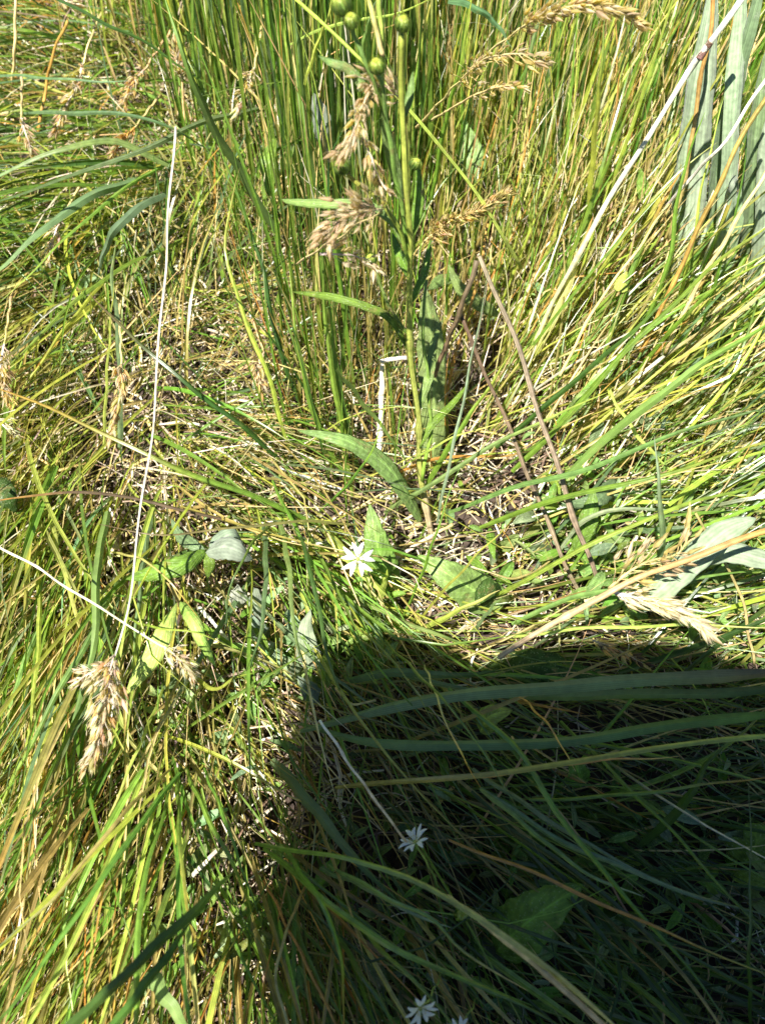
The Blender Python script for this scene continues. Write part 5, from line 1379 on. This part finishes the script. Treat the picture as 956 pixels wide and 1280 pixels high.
def photographer():
    skin = plain('skin', (0.55, 0.34, 0.25), .5, .08, 40)
    cloth = plain('blue_shirt', (0.10, 0.16, 0.28), .85, .2, 60, .001)
    jeans = plain('trousers', (0.06, 0.07, 0.10), .9, .25, 80, .001)
    straw = plain('shadow_hat_straw', (0.50, 0.40, 0.22), .8, .2, 120, .001)
    leather = plain('boot_leather', (0.12, 0.07, 0.04), .6, .2, 50)
    hairm = plain('hair', (0.05, 0.03, 0.02), .6, .3, 90)
    black = plain('phone_body', (0.02, 0.02, 0.022), .25, .1, 5)
    root = empty('person', (PX, -0.80, 0), 'photographer bending over the grass whose shadow falls on the lower right', 'person')
    cx = PX
    J = {'pelvis': (cx, -.80, .92, .15), 'waist': (cx, -.66, .95, .135), 'chest': (cx, -.48, .93, (.16, .13)), 'upper': (cx, -.34, .89, (.16, .11)),
         'neck': (cx, -.26, .885, .058), 'skull': (cx, -.19, .86, .085), 'brow': (cx, -.15, .815, .082), 'jaw': (cx, -.175, .765, .055)}
    E = [('pelvis', 'waist'), ('waist', 'chest'), ('chest', 'upper'), ('upper', 'neck'), ('neck', 'skull'), ('skull', 'brow'), ('brow', 'jaw')]
    S = {k: v for k, v in J.items() if k in ('pelvis', 'waist', 'chest', 'upper')}
    SE = [('pelvis', 'waist'), ('waist', 'chest'), ('chest', 'upper')]
    for s, n in ((-1, 'l'), (1, 'r')):
        hx = -.030 if s < 0 else .062
        J[n + 'sh'] = (cx + s * .17, -.27, .85, .062); J[n + 'el'] = (cx + s * (.12 if s < 0 else .17), -.045, .63, .042); J[n + 'wr'] = (hx + s * .045, -.085, .475, .026)
        J[n + 'palm'] = (hx + s * .02, -.062, .455, (.030, .016))
        E += [('upper', n + 'sh'), (n + 'sh', n + 'el'), (n + 'el', n + 'wr'), (n + 'wr', n + 'palm')]
        fing = [(-.012, .040, .012), (-.004, .044, .004), (.004, .042, -.004), (.012, .034, -.012)]
        for k, (a, ln, dz) in enumerate(fing):
            b = (hx + s * .012, -.050 + a * .9, .462 + dz)
            J[n + 'f%da' % k] = (*b, .0095)
            J[n + 'f%db' % k] = (hx - s * .004, -.036 + a, .459 + dz * 1.1, .0085)
            J[n + 'f%dc' % k] = (hx - s * (ln - .018), -.034 + a, .457 + dz * 1.2, .007)
            E += [(n + 'palm', n + 'f%da' % k), (n + 'f%da' % k, n + 'f%db' % k), (n + 'f%db' % k, n + 'f%dc' % k)]
        J[n + 'ta'] = (hx + s * .010, -.075, .480, .011); J[n + 'tb'] = (hx - s * .016, -.062, .486, .009)
        E += [(n + 'palm', n + 'ta'), (n + 'ta', n + 'tb')]
        J[n + 'hip'] = (cx + s * .10, -.82, .86, .11); J[n + 'kn'] = (cx + s * .14, -.74, .47, .065); J[n + 'an'] = (cx + s * .15, -.82, .09, .045)
        J[n + 'toe'] = (cx + s * .17, -.66, .04, .04)
        E += [('pelvis', n + 'hip'), (n + 'hip', n + 'kn'), (n + 'kn', n + 'an'), (n + 'an', n + 'toe')]
    skinned('body', J, E, skin, root)
    def grow(ks, d):
        out = {}
        for k in ks:
            x, y, z, r = J[k]; out[k] = (x, y, z, tuple(q + d for q in r) if isinstance(r, tuple) else r + d)
        return out
    SH = grow(['pelvis', 'waist', 'chest', 'upper', 'lsh', 'lel', 'rsh', 'rel'], .016)
    for n in 'lr':
        a, b = J[n + 'el'], J[n + 'wr']
        SH[n + 'cuff'] = (*[a[i] * .25 + b[i] * .75 for i in range(3)], .040)
    skinned('shirt', SH, [('pelvis', 'waist'), ('waist', 'chest'), ('chest', 'upper'), ('upper', 'lsh'), ('lsh', 'lel'), ('lel', 'lcuff'), ('upper', 'rsh'), ('rsh', 'rel'), ('rel', 'rcuff')], cloth, root)
    TR = grow(['pelvis', 'lhip', 'lkn', 'lan', 'rhip', 'rkn', 'ran'], .022)
    skinned('trousers', TR, [('pelvis', 'lhip'), ('lhip', 'lkn'), ('lkn', 'lan'), ('pelvis', 'rhip'), ('rhip', 'rkn'), ('rkn', 'ran')], jeans, root)
    for n in 'lr':
        B = {'a': (*J[n + 'an'][:3], .062), 'b': (*J[n + 'toe'][:3], .050), 'h': (J[n + 'an'][0], J[n + 'an'][1] - .04, .045, .048)}
        skinned('boot', B, [('a', 'b'), ('a', 'h')], leather, root)
    # face: nose, eyes, ears, mouth; the head looks down at the phone
    hc = Vector((cx, -.15, .815)); fwd = Vector((0, .45, -.9)).normalized(); rt_ = Vector((1, 0, 0)); dn = Vector((0, -.9, -.45)).normalized()
    def ball(name, p, r, m, sc=(1, 1, 1)):
        bm = bmesh.new(); bmesh.ops.create_icosphere(bm, subdivisions=2, radius=r)
        me = bpy.data.meshes.new(name)
        for v in bm.verts: v.co = Vector((v.co.x * sc[0], v.co.y * sc[1], v.co.z * sc[2])) + p
        bm.to_mesh(me); bm.free(); me.materials.append(m)
        for q in me.polygons: q.use_smooth = True
        o = bpy.data.objects.new(name, me); COL.objects.link(o); o.parent = root; o.matrix_parent_inverse = Matrix.Translation(-root.location)
    ball('nose', hc + fwd * .085 + dn * .01, .016, skin, (.8, 1, 1.3))
    for s in (-1, 1):
        ball('eye', hc + fwd * .072 + rt_ * s * .03 - dn * .012, .012, plain('eye_white', (.7, .7, .7), .2), (1, 1, .8))
        ball('ear', hc + rt_ * s * .083 - fwd * .01, .024, skin, (.4, 1, 1.2))
    ball('mouth', hc + fwd * .078 + dn * .045, .014, plain('lips', (.45, .2, .17), .5), (1.6, .8, .6))
    ball('hair', Vector((cx, -.20, .88)), .092, hairm, (1, 1.1, .8))
    # phone held in front of the face
    bm = bmesh.new(); bmesh.ops.create_cube(bm, size=1)
    bmesh.ops.bevel(bm, geom=bm.edges[:], offset=.08, segments=3, affect='EDGES')
    me = bpy.data.meshes.new('phone'); bm.to_mesh(me); bm.free(); me.materials.append(black)
    ph = bpy.data.objects.new('phone', me); COL.objects.link(ph)
    ph.rotation_euler = cam.rotation_euler; ph.scale = (.062, .128, .008)
    Fv, Uv = Vector(FW), Vector(UP)
    ph.location = cam.location - Fv * .010 - Uv * .052 + Vector((.016, 0, 0))
    tag(ph, 'dark phone held in both hands by the photographer over the grass', 'phone')
    # brimmed hat, added out of view to shape the edge of the shade
    V = []; F = []; seg = 40
    prof = [(.0, .105), (.05, .102), (.078, .085), (.088, .04), (.092, .0), (.13, -.006), (HATR, -.016), (HATR, -.021), (.13, -.011), (.088, -.006)]
    ax = Vector((0, .35, 1)).normalized().to_track_quat('Z', 'Y').to_matrix()
    for r, z in prof:
        for j in range(seg):
            a = j / seg * 6.2832
            q = ax @ Vector((r * math.cos(a) * (1 + .02 * math.sin(3 * a) + (.05 * math.sin(7 * a + 1) + .04 * math.sin(13 * a)) * (r > .14)), r * math.sin(a) * 1.05, z + (.012 * math.cos(2 * a) * (r / HATR) ** 2 if r > .09 else 0)))
            V.append((cx + HATX + q.x, HATY + q.y, .90 + q.z))
    for i in range(len(prof) - 1):
        for j in range(seg):
            k = (j + 1) % seg
            F.append((i * seg + j, i * seg + k, (i + 1) * seg + k, (i + 1) * seg + j))
    me = bpy.data.meshes.new('hat'); me.from_pydata(V, [], F); me.materials.append(straw)
    for q in me.polygons: q.use_smooth = True
    h = bpy.data.objects.new('shadow_hat', me); COL.objects.link(h); tag(h, 'unseen straw hat added for the shadow of its wide brim, on the head of the photographer', 'hat')


PX = -0.06
HATX, HATY, HATR = -.05, -.212, .168
photographer()
